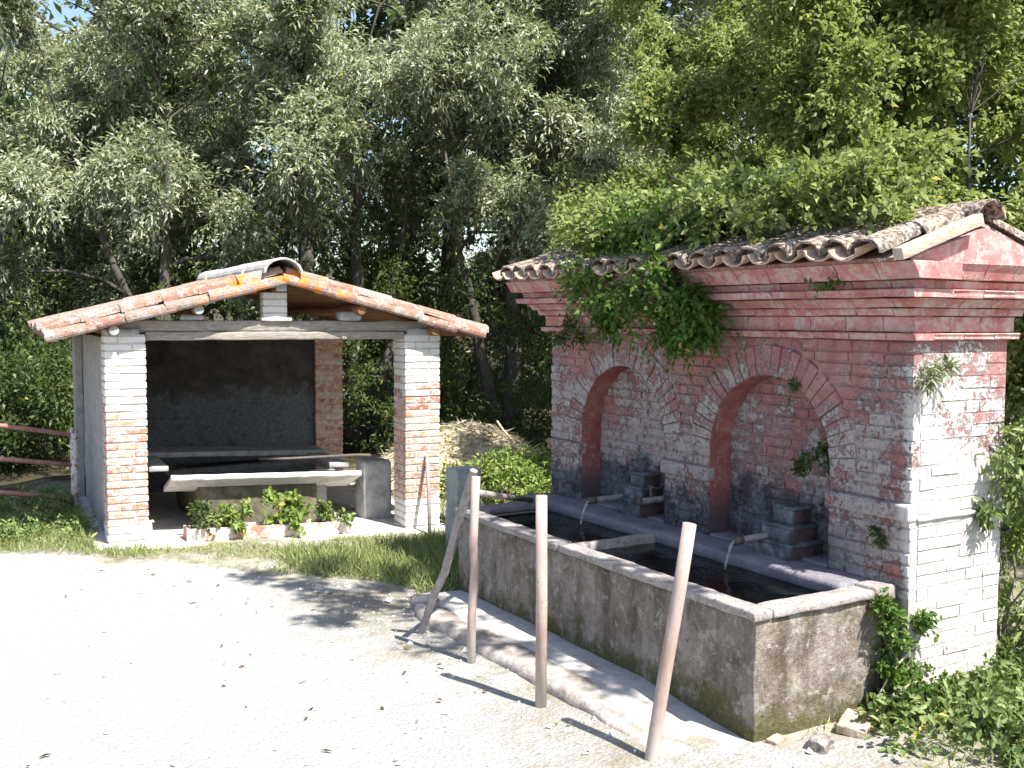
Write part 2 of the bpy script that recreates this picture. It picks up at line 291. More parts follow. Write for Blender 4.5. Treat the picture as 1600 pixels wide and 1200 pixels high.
# ------------------------------------------------------------------ mesh helpers
def obj(name, me, mat=None, parent=None, loc=None, rot=None, scale=None, mtx=None):
    o = bpy.data.objects.new(name, me); COL.objects.link(o)
    if mat is not None and len(me.materials) == 0: me.materials.append(mat)
    if parent is not None: o.parent = parent
    if mtx is not None: o.matrix_local = mtx
    if loc is not None: o.location = loc
    if rot is not None: o.rotation_euler = rot
    if scale is not None: o.scale = scale
    return o
def thing(name, label, cat, loc=(0, 0, 0), rotz=0.0, group=None):
    o = bpy.data.objects.new(name, None); COL.objects.link(o); o.empty_display_size = .2
    o.location = loc; o.rotation_euler = (0, 0, rotz); tag(o, label, cat, group); return o
def tag(o, label=None, cat=None, group=None, kind=None):
    if label: o['label'] = label
    if cat: o['category'] = cat
    if group: o['group'] = group
    if kind: o['kind'] = kind
    return o
class MB:
    def __init__(s): s.v = []; s.f = []
    def add(s, vs, fs):
        b = len(s.v); s.v += [tuple(p) for p in vs]; s.f += [tuple(i + b for i in f) for f in fs]; return s
    def box(s, x0, x1, y0, y1, z0, z1):
        return s.add([(x0, y0, z0), (x1, y0, z0), (x1, y1, z0), (x0, y1, z0), (x0, y0, z1), (x1, y0, z1), (x1, y1, z1), (x0, y1, z1)],
                     [(3, 2, 1, 0), (4, 5, 6, 7), (0, 1, 5, 4), (1, 2, 6, 5), (2, 3, 7, 6), (3, 0, 4, 7)])
    def tube(s, pts, rad, n=10, cap=True):
        pts = [Vector(p) for p in pts]; k = len(pts); rad = rad if hasattr(rad, '__len__') else [rad] * k
        ref = None; vs = []; fs = []
        for i, p in enumerate(pts):
            d = (pts[min(i + 1, k - 1)] - pts[max(i - 1, 0)]).normalized()
            if ref is None: ref = Vector((0, 0, 1)) if abs(d.z) < .9 else Vector((1, 0, 0))
            a = d.cross(ref).normalized(); b = d.cross(a).normalized(); ref = a.cross(d)
            for j in range(n):
                t = 2 * math.pi * j / n; vs.append(p + (a * math.cos(t) + b * math.sin(t)) * rad[i])
        for i in range(k - 1):
            for j in range(n): fs.append((i * n + j, i * n + (j + 1) % n, (i + 1) * n + (j + 1) % n, (i + 1) * n + j))
        if cap: fs += [tuple(range(n)), tuple(range((k - 1) * n + n - 1, (k - 1) * n - 1, -1))]
        return s.add(vs, fs)
    def mesh(s, name, smooth=False):
        me = bpy.data.meshes.new(name); me.from_pydata(s.v, [], s.f); me.validate(); fixn(me)
        if smooth: me.polygons.foreach_set('use_smooth', [True] * len(me.polygons))
        return me
    def build(s, name, mat, parent=None, smooth=False, **kw): return obj(name, s.mesh(name, smooth), mat, parent, **kw)
def fixn(me):
    bm = bmesh.new(); bm.from_mesh(me); bmesh.ops.recalc_face_normals(bm, faces=bm.faces); bm.to_mesh(me); bm.free()
def axis(h, r, res):
    a = [-h, -h + .3 * r, -h + r]; inner = 2 * h - 2 * r; n = max(1, int(round(inner / res)))
    return a + [-h + r + inner * i / n for i in range(1, n)] + [h - r, h - .3 * r, h]
def rough_box(x0, x1, y0, y1, z0, z1, r=.015, res=.1, amp=.008, freq=6, seed=0, shear=None):
    """a box with rounded, worn edges and an uneven surface, in the coordinates given"""
    c = Vector(((x0 + x1) / 2, (y0 + y1) / 2, (z0 + z1) / 2)); h = Vector(((x1 - x0) / 2, (y1 - y0) / 2, (z1 - z0) / 2))
    r = min(r, min(h) * .9); A = [axis(h[i], r, res) for i in range(3)]
    idx = {}; vs = []; fs = []
    def vert(p):
        k = tuple(round(q, 5) for q in p)
        if k not in idx:
            P = Vector(p); q = Vector([max(-h[i] + r, min(h[i] - r, P[i])) for i in range(3)]); d = P - q
            if d.length > 1e-9: P = q + d.normalized() * r
            w = P + c; nv = noise.noise_vector(w * freq + Vector((seed * 7.3, seed * 3.1, 0))) + .5 * noise.noise_vector(w * freq * 2.7 + Vector((0, seed * 5.0, 9)))
            w = w + nv * amp
            if shear: w = shear(w)
            idx[k] = len(vs); vs.append(w)
        return idx[k]
    for ax in range(3):
        b, d = [(1, 2), (2, 0), (0, 1)][ax]
        for sgn in (-1, 1):
            for i in range(len(A[b]) - 1):
                for j in range(len(A[d]) - 1):
                    q = []
                    for (ii, jj) in ((i, j), (i + 1, j), (i + 1, j + 1), (i, j + 1)):
                        p = [0, 0, 0]; p[ax] = sgn * h[ax]; p[b] = A[b][ii]; p[d] = A[d][jj]; q.append(vert(p))
                    fs.append(q if sgn > 0 else q[::-1])
    me = bpy.data.meshes.new('block'); me.from_pydata(vs, [], fs); me.polygons.foreach_set('use_smooth', [True] * len(me.polygons)); return me
def brick_mesh(L, H, D, seed, bev=.006, jit=.004, full=False):
    """a brick with worn arrises: front at y=0 (looking to -y), body behind; centred on x and z"""
    rr = random.Random(seed); j = lambda a=jit: rr.uniform(-a, a)
    hx, hz = L / 2, H / 2; vs = []; fs = []
    if not full:
        for (x, z) in ((-hx, -hz), (hx, -hz), (hx, hz), (-hx, hz)): vs.append((x, D, z))
        for (x, z) in ((-hx, -hz), (hx, -hz), (hx, hz), (-hx, hz)): vs.append((x + j(), bev + abs(j()), z + j(.003)))
        for (x, z) in ((-hx, -hz), (hx, -hz), (hx, hz), (-hx, hz)): vs.append((x - math.copysign(bev, x) + j(), j(.0025), z - math.copysign(bev, z) + j(.003)))
        # mid points on the long front edges break the straight line
        fs = [(8, 9, 10, 11)]
        for i in range(4):
            k = (i + 1) % 4; fs += [(4 + i, 4 + k, 8 + k, 8 + i), (i, k, 4 + k, 4 + i)]
    me = bpy.data.meshes.new('brick'); me.from_pydata(vs, [], fs); fixn(me); return me
def box_brick(L, W, H, seed, bev=.007):
    """a whole brick, bevelled all round, origin at the centre"""
    rr = random.Random(seed); bm = bmesh.new(); bmesh.ops.create_cube(bm, size=1)
    for v in bm.verts: v.co = Vector((v.co.x * L + rr.uniform(-.003, .003), v.co.y * W + rr.uniform(-.003, .003), v.co.z * H + rr.uniform(-.003, .003)))
    bmesh.ops.bevel(bm, geom=bm.edges[:], offset=bev, segments=1, affect='EDGES', clamp_overlap=True)
    me = bpy.data.meshes.new('brick'); bm.to_mesh(me); bm.free(); return me
def coppo(L=.42, r0=.105, r1=.085, th=.014, n=7, seed=0):
    """barrel roof tile along +x (low, wide end at x=0), hollow side down"""
    rr = random.Random(seed); mb = MB(); vs = []; fs = []
    for (x, r) in ((0, r0), (L, r1)):
        for k in (0, 1):
            for i in range(n + 1):
                a = math.pi * i / n; q = r - k * th
                vs.append((x + rr.uniform(-.006, .006), q * math.cos(a), q * math.sin(a) * .8 + rr.uniform(-.003, .003)))
    m = n + 1
    for i in range(n):
        fs += [(i, i + 1, 2 * m + i + 1, 2 * m + i), (m + i, 3 * m + i, 3 * m + i + 1, m + i + 1), (i, m + i, m + i + 1, i + 1), (2 * m + i, 2 * m + i + 1, 3 * m + i + 1, 3 * m + i)]
    fs += [(0, 2 * m, 3 * m, m), (n, m + n, 3 * m + n, 2 * m + n)]
    mb.add(vs, fs); me = mb.mesh('tile'); return me

def leaf_mesh(name, P, D, N, L, W, tint, shape='quad', fold=.25, droop=.12):
    """many leaves as one mesh: P base points, D directions, N upper sides"""
    n = len(P); D = D / np.linalg.norm(D, axis=1, keepdims=True); S = np.cross(D, N); S /= np.maximum(np.linalg.norm(S, axis=1, keepdims=True), 1e-6)
    N = np.cross(S, D); L = np.broadcast_to(L, (n,))[:, None]; W = np.broadcast_to(W, (n,))[:, None]
    if shape == 'quad':
        V = np.stack([P, P + D * L * .45 + S * W * .5 + N * W * fold, P + D * L - N * L * droop, P + D * L * .45 - S * W * .5 + N * W * fold], 1); k = 4
        F = np.arange(n * 4).reshape(n, 4)
    else:
        a, b = .28, .68
        V = np.stack([P, P + D * L * a + S * W * .46 + N * W * fold, P + D * L * b + S * W * .42 + N * W * fold * .8 - N * L * droop * .3, P + D * L - N * L * droop,
                      P + D * L * b - S * W * .42 + N * W * fold * .8 - N * L * droop * .3, P + D * L * a - S * W * .46 + N * W * fold], 1); k = 6
        base = np.arange(n)[:, None] * 6
        F = np.concatenate([base + np.array([0, 1, 2, 3]), base + np.array([0, 3, 4, 5])], 1).reshape(-1, 4)
    return quads_mesh(name, V.reshape(-1, 3), F, np.repeat(tint, k))
def quads_mesh(name, V, F, tint=None):
    me = bpy.data.meshes.new(name); nf = len(F)
    me.vertices.add(len(V)); me.vertices.foreach_set('co', V.astype(np.float32).ravel())
    me.loops.add(nf * 4); me.loops.foreach_set('vertex_index', F.astype(np.int32).ravel())
    me.polygons.add(nf); me.polygons.foreach_set('loop_start', np.arange(0, nf * 4, 4, dtype=np.int32))
    if tint is not None:
        at = me.attributes.new('tint', 'FLOAT', 'POINT'); at.data.foreach_set('value', tint.astype(np.float32))
    me.update(calc_edges=True); return me
def unit(n, up=0.0):
    v = rng.normal(size=(n, 3)); v /= np.linalg.norm(v, axis=1, keepdims=True); v[:, 2] += up
    return v / np.linalg.norm(v, axis=1, keepdims=True)
def clump_leaves(C, Rd, twigs, per, out=None, outw=.6, droop=.35, leafL=.09, leafW=.02, jit=.25, upn=.9, spread=.85):
    """leafy twigs radiating from clump centres C (n,3) with radii Rd; returns P, D, N, L, W, tint"""
    n = len(C); m = n * twigs
    c = np.repeat(C, twigs, 0); r = np.repeat(Rd, twigs)[:, None]
    d = unit(m, .15) + .35 * np.array(SDIR)
    if out is not None: d = d + outw * np.repeat(out, twigs, 0); d /= np.linalg.norm(d, axis=1, keepdims=True)
    st = c + rng.normal(size=(m, 3)) * r * .22; ln = r * rng.uniform(.45, 1.05, (m, 1))
    tt = rng.uniform(-.04, .04, m) + np.repeat(rng.normal(0, .10, n), twigs)
    t = (np.arange(per) + .5) / per
    P = st[:, None] + d[:, None] * ln[:, None] * t[None, :, None]; P[..., 2] -= droop * ln * (t ** 2)[None]
    P = P.reshape(-1, 3); k = m * per
    dd = np.repeat(d, per, 0); dd[:, 2] -= droop * np.tile(t, m) * 1.4
    D = dd + spread * rng.normal(size=(k, 3)) * .75; D[:, 2] -= .15
    N = unit(k, .2) + upn * np.array((SDIR.x * .8, SDIR.y * .8, SDIR.z)); P = P + rng.normal(size=(k, 3)) * jit * leafL
    L = leafL * rng.uniform(.45, 1.4, k); W = leafW * rng.uniform(.75, 1.2, k)
    tint = np.clip(.48 + rng.normal(0, .20, k) + np.repeat(tt, per), .0, .97); tint[rng.random(k) < .006] = 1.0
    return P, D, N, L, W, tint
def leaf_obj(name, data, mat, parent=None, shape='quad', fold=.25, droop=.12, **kw):
    return obj(name, leaf_mesh(name, *data, shape=shape, fold=fold, droop=droop), mat, parent, **kw)
def cat(*ds): return tuple(np.concatenate([d[i] for d in ds]) for i in range(6))
def bendy(a, b, sag=0.0, n=6, wob=.06):
    a, b = Vector(a), Vector(b); l = (b - a).length; out = []
    for i in range(n + 1):
        t = i / n; p = a.lerp(b, t); p.z += sag * math.sin(math.pi * t) * l
        if 0 < i < n: p += Vector((random.uniform(-1, 1), random.uniform(-1, 1), random.uniform(-1, 1))) * wob * l
        out.append(p)
    return out

# ------------------------------------------------------------------ ground and road
TH = R(4.1)
def house_uv(x, y):
    dx, dy = x - 3.3, y - 10.15; return dx * math.cos(TH) - dy * math.sin(TH), dx * math.sin(TH) + dy * math.cos(TH)
def sstep(a, b, x):
    t = max(0.0, min(1.0, (x - a) / (b - a))); return t * t * (3 - 2 * t)
def gz(x, y):
    u, v = house_uv(x, y); z = 0.0
    z += sstep(-3.2, -.5, v) * (-.03 - .035 * max(-4, min(4, u))) * (1 - sstep(6, 12, abs(u)))
    z += .018 * noise.noise(Vector((x * .9, y * .9, 0))) + .008 * noise.noise(Vector((x * 3.1, y * 3.1, 4)))
    z += .22 * sstep(5.2, 8.0, x) * sstep(9.0, 3.0, y)
    z -= .10 * sstep(-1.9, -2.6, u) * sstep(-.5, 1.2, v)
    d = math.hypot(x, y); z += 5.0 * sstep(26, 90, d) + 14 * sstep(90, 400, d)
    return z
ROAD = [(-60, 48), (-8, 15.6), (-3, 12.7), (.2, 10.75), (1.2, 10.0), (1.9, 9.4), (2.5, 8.7), (2.9, 8.35), (3.35, 7.9), (3.55, 7.5), (3.4, 7.15), (3.25, 6.9), (3.23, 4.0), (3.4, 3.85),
        (3.74, 3.8), (4.3, 3.74), (4.42, 3.52), (4.2, 3.22), (4.05, 2.8), (4.6, 1.0), (9, -8), (30, -60), (-120, -60), (-120, 48)]
def in_road(x, y):
    c = False; j = len(ROAD) - 1
    for i in range(len(ROAD)):
        xi, yi = ROAD[i]; xj, yj = ROAD[j]
        if (yi > y) != (yj > y) and x < (xj - xi) * (y - yi) / (yj - yi) + xi: c = not c
        j = i
    return c
def spaced(lo, hi, step, far, k=1.35):
    a = list(np.arange(lo, hi + 1e-6, step)); s = step
    while a[-1] < far: s *= k; a.append(a[-1] + s)
    s = step; b = [a[0]]
    while b[-1] > -far: s *= k; b.append(b[-1] - s)
    return b[1:][::-1] + a
gx = spaced(-2.5, 8.5, .07, 600); gy = spaced(2.4, 13.0, .07, 600)
V = [(x, y, gz(x, y)) for y in gy for x in gx]; nx = len(gx)
fr, fg = [], []
for j in range(len(gy) - 1):
    for i in range(nx - 1):
        cx, cy = (gx[i] + gx[i + 1]) / 2, (gy[j] + gy[j + 1]) / 2
        w = .22 * noise.noise(Vector((cx * 1.3, cy * 1.3, 7))) + .12 * noise.noise(Vector((cx * 5, cy * 5, 2)))
        (fr if in_road(cx + w, cy + w) else fg).append((j * nx + i, j * nx + i + 1, (j + 1) * nx + i + 1, (j + 1) * nx + i))
VA = np.array(V)
def sub(name, F, mat, lab, c):
    F = np.array(F); used, inv = np.unique(F, return_inverse=True)
    me = quads_mesh(name, VA[used], inv.reshape(F.shape)); me.polygons.foreach_set('use_smooth', [True] * len(me.polygons))
    return tag(obj(name, me, mat), lab, c, kind='structure')
sub('road', fr, MT['road'], 'white sunlit gravel road in front of the fountain', 'road')
sub('ground', fg, MT['ground'], 'bare soil and dry verge around the two buildings', 'ground')

# apron and kerb in front of the trough
def apron_shear(w):
    return w
tag(obj('pavement', rough_box(3.36, 3.80, 3.80, 7.12, -.12, .064, .03, .12, .010, 4, 2, lambda w: Vector((w.x, w.y, w.z - .065 * (1 - sstep(3.85, 4.9, w.y)))), ), MT['apron']), 'concrete apron between the kerb and the long trough', 'pavement', kind='structure')
kb = MB(); prof = [(-.085, -.10), (-.08, .02), (-.066, .068), (-.035, .092), (.03, .100), (.125, .100), (.13, -.10)]
ys = np.linspace(7.15, 3.95, 60); kv = []; kf = []
for i, y in enumerate(ys):
    e = sstep(3.9, 5.0, y); x0 = 3.29 + .03 * math.sin(y * 1.7) + (.12 * sstep(6.7, 7.15, y))
    for (a, b) in prof:
        nz = noise.noise(Vector((a * 6, y * 5, b * 6))) * .014 + noise.noise(Vector((a * 9, y * 14, b * 9))) * .010
        kv.append((x0 + a + nz, y, (b if b < 0 else b * (.08 + .58 * e)) + nz * .8))
m_ = len(prof)
for i in range(len(ys) - 1):
    for k in range(m_ - 1): kf.append((i * m_ + k, i * m_ + k + 1, (i + 1) * m_ + k + 1, (i + 1) * m_ + k))
kf += [tuple(range(m_)), tuple(range((len(ys) - 1) * m_, len(ys) * m_))]
kb.add(kv, kf); tag(kb.build('kerb', MT['kerb'], smooth=True), 'worn rounded concrete kerb along the trough apron', 'kerb', kind='structure')

# ------------------------------------------------------------------ fountain
X0, Y0, Y1, XB = 4.80, 3.75, 7.45, 5.62
RA = .535; ARCH = [(4.875, 1.305), (6.44, 1.30)]; ZC = 2.09; NX = 4.985
F0 = Vector((5.2, 5.6, 0))
fountain = thing('brick_fountain', 'pink painted brick fountain wall with two arched niches and a tiled roof', 'fountain', F0)
def fl(p): return Vector(p) - F0
def fmesh(mb, name, mat, parent=None, smooth=False):
    o = mb.build(name, mat, parent or fountain, smooth); o.location = fl((0, 0, 0)) if parent is None else Vector((0, 0, 0)); return o
# core with the arched openings (mortar bed, set back behind the brick faces)
core = bmesh.new(); XF = X0 + .009
def arch_pts(cy, sz, r, n=24): return [(cy - r * math.cos(math.pi * i / n), sz + r * math.sin(math.pi * i / n)) for i in range(n + 1)]
out = [(Y0 + .004, -.2)]
for (cy, sz) in ARCH: out += [(cy - RA, -.2)] + arch_pts(cy, sz, RA) + [(cy + RA, -.2)]
out += [(Y1 - .008, -.2), (Y1 - .008, ZC + .5), (Y0 + .004, ZC + .5)]
fv = [core.verts.new((XF, y, z)) for (y, z) in out]; f = core.faces.new(fv); f.normal_update()
bmesh.ops.triangulate(core, faces=[f])
bv = [core.verts.new(p) for p in ((XF, Y0 + .004, -.2), (XF, Y0 + .004, ZC + .5), (XB, Y0 + .004, ZC + .5), (XB, Y0 + .004, -.2), (XF, Y1 - .008, -.2), (XF, Y1 - .008, ZC + .5), (XB, Y1 - .008, ZC + .5), (XB, Y1 - .008, -.2))]
for q in ((0, 1, 2, 3), (4, 7, 6, 5), (3, 2, 6, 7), (1, 5, 6, 2)): core.faces.new([bv[i] for i in q])
bmesh.ops.remove_doubles(core, verts=core.verts[:], dist=1e-5); bmesh.ops.recalc_face_normals(core, faces=core.faces[:])
me = bpy.data.meshes.new('wall'); core.to_mesh(me); core.free()
wall = obj('wall', me, MT['mortar'], fountain, loc=fl((0, 0, 0)))
FRONT = Matrix(((0, 1, 0), (-1, 0, 0), (0, 0, 1))).to_4x4()      # local -y looks to world -x
SB = [brick_mesh(.25, .060, .06, s) for s in range(6)]
def split_row(a, b, start, lens=(.252, .252, .122, .252, .252)):
    """bricks filling a..b with lengths in turn, first one cut to break the bond"""
    out = []; y = a; k = int(start * 10); first = True
    while b - y > .004:
        l = lens[k % len(lens)] * (1 + random.uniform(-.05, .05)); k += 1
        if first: l *= .5 + .5 * ((start * 7.77) % 1); first = False
        if b - (y + l) < .09: l = b - y if b - y < .30 else (b - y) / 2
        out.append((y, min(b, y + l))); y += l
    return out
def lay(parent, plane, rows, z0, ivals, depthj, mat, name='brick', H=.070):
    """rows of single bricks on a vertical plane; plane(y, z, depth) gives the local matrix"""
    for r in range(rows):
        z = z0 + (r + .5) * H
        for (a, b) in ivals(z):
            for (p, q) in split_row(a, b, random.random()):
                if q - p < .03: continue
                L = q - p - random.uniform(.002, .008); me = random.choice(SB)
                if len(me.materials) == 0: me.materials.append(mat)
                o = bpy.data.objects.new(name, me); COL.objects.link(o); o.parent = parent
                o.matrix_local = plane((p + q) / 2, z + random.uniform(-.002, .002), random.uniform(-depthj, depthj)) @ Matrix.Rotation(random.uniform(-.008, .008), 4, 'Y') @ Matrix.Diagonal((L / .25, 1, random.uniform(.96, 1.05), 1))
VL = .20
def front_iv(z):
    cuts = []
    for (cy, sz) in ARCH:
        if z < sz: h = RA + .002
        else:
            Ro = RA + VL + .008
            if z - sz > Ro: continue
            h = math.sqrt(max(0, Ro * Ro - (z - sz) ** 2))
        cuts.append((cy - h, cy + h))
    iv = []; y = Y0
    for (a, b) in sorted(cuts):
        if a > y: iv.append((y, a))
        y = max(y, b)
    iv.append((y, Y1)); return iv
wloc = fl((0, 0, 0))
lay(wall, lambda y, z, d: Matrix.Translation((X0 + d, y, z)) @ FRONT, 21, .62, front_iv, .007, MT['fountain'])
ENDB = [brick_mesh(.25, .064, .06, 40 + s, .004, .003) for s in range(5)]
_SB = SB; SB = ENDB
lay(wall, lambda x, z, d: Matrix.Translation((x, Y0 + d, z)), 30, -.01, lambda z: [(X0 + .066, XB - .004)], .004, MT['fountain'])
SB = _SB
# far end and rear: brick skin seen only from elsewhere
# voussoirs
for (cy, sz) in ARCH:
    n = 27
    w0, w1 = math.pi * RA / n - .006, math.pi * (RA + VL) / n - .007
    vms = []
    for s in range(4):
        me = brick_mesh(VL, 1, .06, 90 + s + int(cy * 10), .006, .003)
        for v in me.vertices:
            t = (v.co.x + VL / 2) / VL; v.co.z *= (w0 + (w1 - w0) * t)
        me.materials.append(MT['fountain']); vms.append(me)
    for i in range(n):
        a = math.pi * (i + .5) / n; ca, sa = math.cos(a), math.sin(a); rr = RA + VL / 2 + .002
        m4 = Matrix(((0, 1, 0, X0 - .004 + random.uniform(-.008, .006)), (ca, 0, sa, cy + rr * ca), (sa, 0, -ca, sz + rr * sa), (0, 0, 0, 1)))
        o = bpy.data.objects.new('voussoir', random.choice(vms)); COL.objects.link(o); o.parent = wall; o.matrix_local = m4
# niches: lining (jambs and vault) and brick back
NBK = [brick_mesh(.25, .060, .03, 60 + s, .006, .005) for s in range(5)]
for (cy, sz) in ARCH:
    mb = MB(); pts = [(cy - RA, z) for z in np.linspace(.4, sz, 14)[:-1]] + arch_pts(cy, sz, RA, 30) + [(cy + RA, z) for z in np.linspace(sz, .4, 14)[1:]]
    xs = np.linspace(X0 + .001, NX + .02, 6); vs = []; fs = []
    for i, (y, z) in enumerate(pts):
        for k, x in enumerate(xs):
            nn = noise.noise(Vector((x * 7, y * 7, z * 7))) * .009 * (1 if k else .4)
            dy, dz = cy - y, (sz - z if z > sz else 0); l = math.hypot(dy, dz); vs.append((x, y + dy / l * nn, z + dz / l * nn))
    for i in range(len(pts) - 1):
        for k in range(5): fs.append((i * 6 + k, i * 6 + k + 1, (i + 1) * 6 + k + 1, (i + 1) * 6 + k))
    mb.add(vs, fs); lin = mb.build('niche_lining', MT['red'], fountain, True); lin.location = wloc
    mb = MB(); mb.add([(NX + .008, cy - RA - .02, .4), (NX + .008, cy + RA + .02, .4), (NX + .008, cy + RA + .02, sz + RA + .02), (NX + .008, cy - RA - .02, sz + RA + .02)], [(0, 1, 2, 3)])
    bk = mb.build('niche_back', MT['mortar'], fountain); bk.location = wloc
    def iv(z, cy=cy, sz=sz):
        h = RA if z < sz else math.sqrt(max(0, RA * RA - (z - sz) ** 2)); return [(cy - h + .004, cy + h - .004)] if h > .05 else []
    SB = NBK; lay(bk, lambda y, z, d: Matrix.Translation((NX + d, y, z)) @ FRONT, 17, .66, iv, .004, MT['fountain'], 'niche_brick'); SB = _SB
# string course on the piers
for i, (a, b) in enumerate(((Y0 - .012, ARCH[0][0] - RA + .01), (ARCH[0][0] + RA - .01, ARCH[1][0] - RA + .01), (ARCH[1][0] + RA - .01, Y1 + .012))):
    o = obj('string_course', rough_box(X0 - .034, X0 + .05, a, b, 1.078, 1.175, .016, .06, .005, 7, i + 3), MT['fountain'], fountain, loc=wloc)
obj('string_course', rough_box(X0 + .052, XB + .01, Y0 - .016, Y0 + .02, 1.075, 1.10, .01, .06, .004, 8, 9), MT['fountain'], fountain, loc=wloc)
# cornice courses of moulded bricks
cor = bpy.data.objects.new('cornice', None); COL.objects.link(cor); cor.parent = fountain; cor.location = wloc
def cornice_brick(a, b, z0, z1, p0, p1, axisy, seed):
    rr = random.Random(seed); j = lambda: rr.uniform(-.003, .003); g = .003; bev = .007; mb = MB(); vs = []
    # profile out to p0 at the bottom, p1 at the top
    for s in (a + g, b - g):
        pr = [(-.10, z0 + .002), (p0 - bev + j(), z0 + .002 + j()), (p0 + j(), z0 + bev + j()), ((p0 + p1) / 2 - (.006 if p1 > p0 else 0), (z0 + z1) / 2), (p1 + j(), z1 - bev + j()), (p1 - bev, z1 - .002), (-.10, z1 - .002)]
        for (p, z) in pr: vs.append((X0 - p, s + j(), z) if axisy else (s + j(), Y0 - p, z))
    n = 7; fs = [tuple(range(n)), tuple(range(2 * n - 1, n - 1, -1))] + [(i, (i + 1) % n, n + (i + 1) % n, n + i) for i in range(n)]
    mb.add(vs, fs); o = mb.build('cornice_brick', MT['cornice'], cor); return o
COURSES = [(2.09, 2.132, .045, .05), (2.132, 2.225, .024, .028), (2.225, 2.27, .05, .065), (2.27, 2.325, .07, .11), (2.325, 2.372, .155, .16), (2.372, 2.42, .12, .13), (2.42, 2.515, .165, .205)]
for ci, (z0, z1, p0, p1) in enumerate(COURSES):
    pm = max(p0, p1)
    for (a, b) in split_row(Y0 - pm, Y1 + pm * 1.4, random.random(), (.27, .27, .27)): cornice_brick(a, b, z0, z1, p0 * 1.45, p1 * 1.45, True, int(a * 1e4) + ci)
    for (a, b) in split_row(X0 + .101, XB + pm, random.random(), (.27, .27, .27)): cornice_brick(a, b, z0, z1, p0, p1, False, int(a * 2e4) + ci)
# pediments closing the roof
XR, ZR = 5.20, 2.75; XE, ZE = 4.42, 2.50
for (y0_, y1_) in ((Y0 - .14, Y0 + .12), (Y1 - .12, Y1 + .09)):
    mb = MB(); vs = []; N_ = 26
    tri = [(X0 - .12, 2.516), (XR, ZR - .03), (2 * XR - X0 + .12, 2.516)]
    tops = [(X0 - .24 + (2 * (XR - X0) + .48) * i / N_) for i in range(N_ + 1)]
    for yy in (y0_, y1_):
        for x in tops:
            z = 2.52 + (ZR - .05 - 2.52) * (1 - abs(x - XR) / (XR - X0 + .24)); nn = noise.noise(Vector((x * 6, yy, 3))) * .01
            vs.append((x, yy + noise.noise(Vector((x * 4, yy, 0))) * .008, 2.516)); vs.append((x, yy + nn, z + nn + .012))
    m2 = 2 * (N_ + 1); fs = []
    for i in range(N_):
        a = 2 * i; fs += [(a, a + 2, a + 3, a + 1), (m2 + a, m2 + a + 1, m2 + a + 3, m2 + a + 2), (a + 1, a + 3, m2 + a + 3, m2 + a + 1)]
    mb.add(vs, fs); o = mb.build('pediment', MT['cornice'], fountain); o.location = wloc
# roof
roof = bpy.data.objects.new('roof', None); COL.objects.link(roof); roof.parent = fountain; roof.location = wloc
slope = math.atan2(ZR - ZE, XR - XE); sl = math.hypot(XR - XE, ZR - ZE)
mb = MB(); q = .03
for sg in (1, -1):
    e = XR - sg * (XR - XE) + sg * .06; mb.add([(e, Y0 - .10, ZE + .01), (XR, Y0 - .10, ZR - .02), (XR, Y1 + .16, ZR - .02), (e, Y1 + .16, ZE + .01), (e, Y0 - .10, ZE + .03), (XR, Y0 - .10, ZR), (XR, Y1 + .16, ZR), (e, Y1 + .16, ZE + .03)],
        [(0, 1, 2, 3), (4, 5, 6, 7), (0, 1, 5, 4), (3, 2, 6, 7), (0, 3, 7, 4)])
mb.build('roof_deck', MT['mortar'], roof)
TM = [coppo(.43, .108, .085, .016, 7, s) for s in range(5)]
for m in TM: m.materials.append(MT['darktile'])
PM = [coppo(.43, .108, .085, .016, 7, 20 + s) for s in range(4)]
for m in PM: m.materials.append(MT['pantile'])
ncol = 18; sp = (Y1 + .22 - (Y0 - .09)) / ncol
for c in range(ncol):
    y = Y0 + .01 + c * sp
    for sg in (1, -1):
        rz = 0 if sg == 1 else math.pi
        for r in range(2):
            s0 = -.03 + r * .36 + random.uniform(-.03, .03)
            for pan in (0, 1):
                if pan and sg == -1: continue
                s_ = s0 - (.035 if pan else 0)
                base = Vector((XR - sg * (XR - XE) + sg * s_ * math.cos(slope), y + (sp / 2 if pan else 0) + random.uniform(-.012, .012), ZE + .05 + s_ * math.sin(slope) + r * -.012 + (.052 if pan else 0.012)))
                m4 = Matrix.Translation(base) @ Matrix.Rotation(rz, 4, 'Z') @ Matrix.Rotation(-slope + random.uniform(-.03, .03), 4, 'Y') @ Matrix.Rotation(random.uniform(-.06, .06), 4, 'Z')
                if pan: m4 = m4 @ Matrix.Rotation(math.pi, 4, 'X') @ Matrix.Diagonal((1, .95, .8, 1))
                o = bpy.data.objects.new('pan_tile' if pan else 'tile', random.choice(PM if pan else TM)); COL.objects.link(o); o.parent = roof; o.matrix_local = m4
RM = coppo(.44, .13, .11, .018, 9, 77); RM.materials.append(MT['darktile'])
y = Y0 - .16
k = 0
while y < Y1 + .1:
    o = bpy.data.objects.new('ridge_tile', RM); COL.objects.link(o); o.parent = roof
    o.matrix_local = Matrix.Translation((XR, y, ZR + .015 + random.uniform(-.01, .01))) @ Matrix.Rotation(R(90) + random.uniform(-.04, .04), 4, 'Z') @ Matrix.Rotation(random.uniform(-.04, .0), 4, 'Y'); y += .37
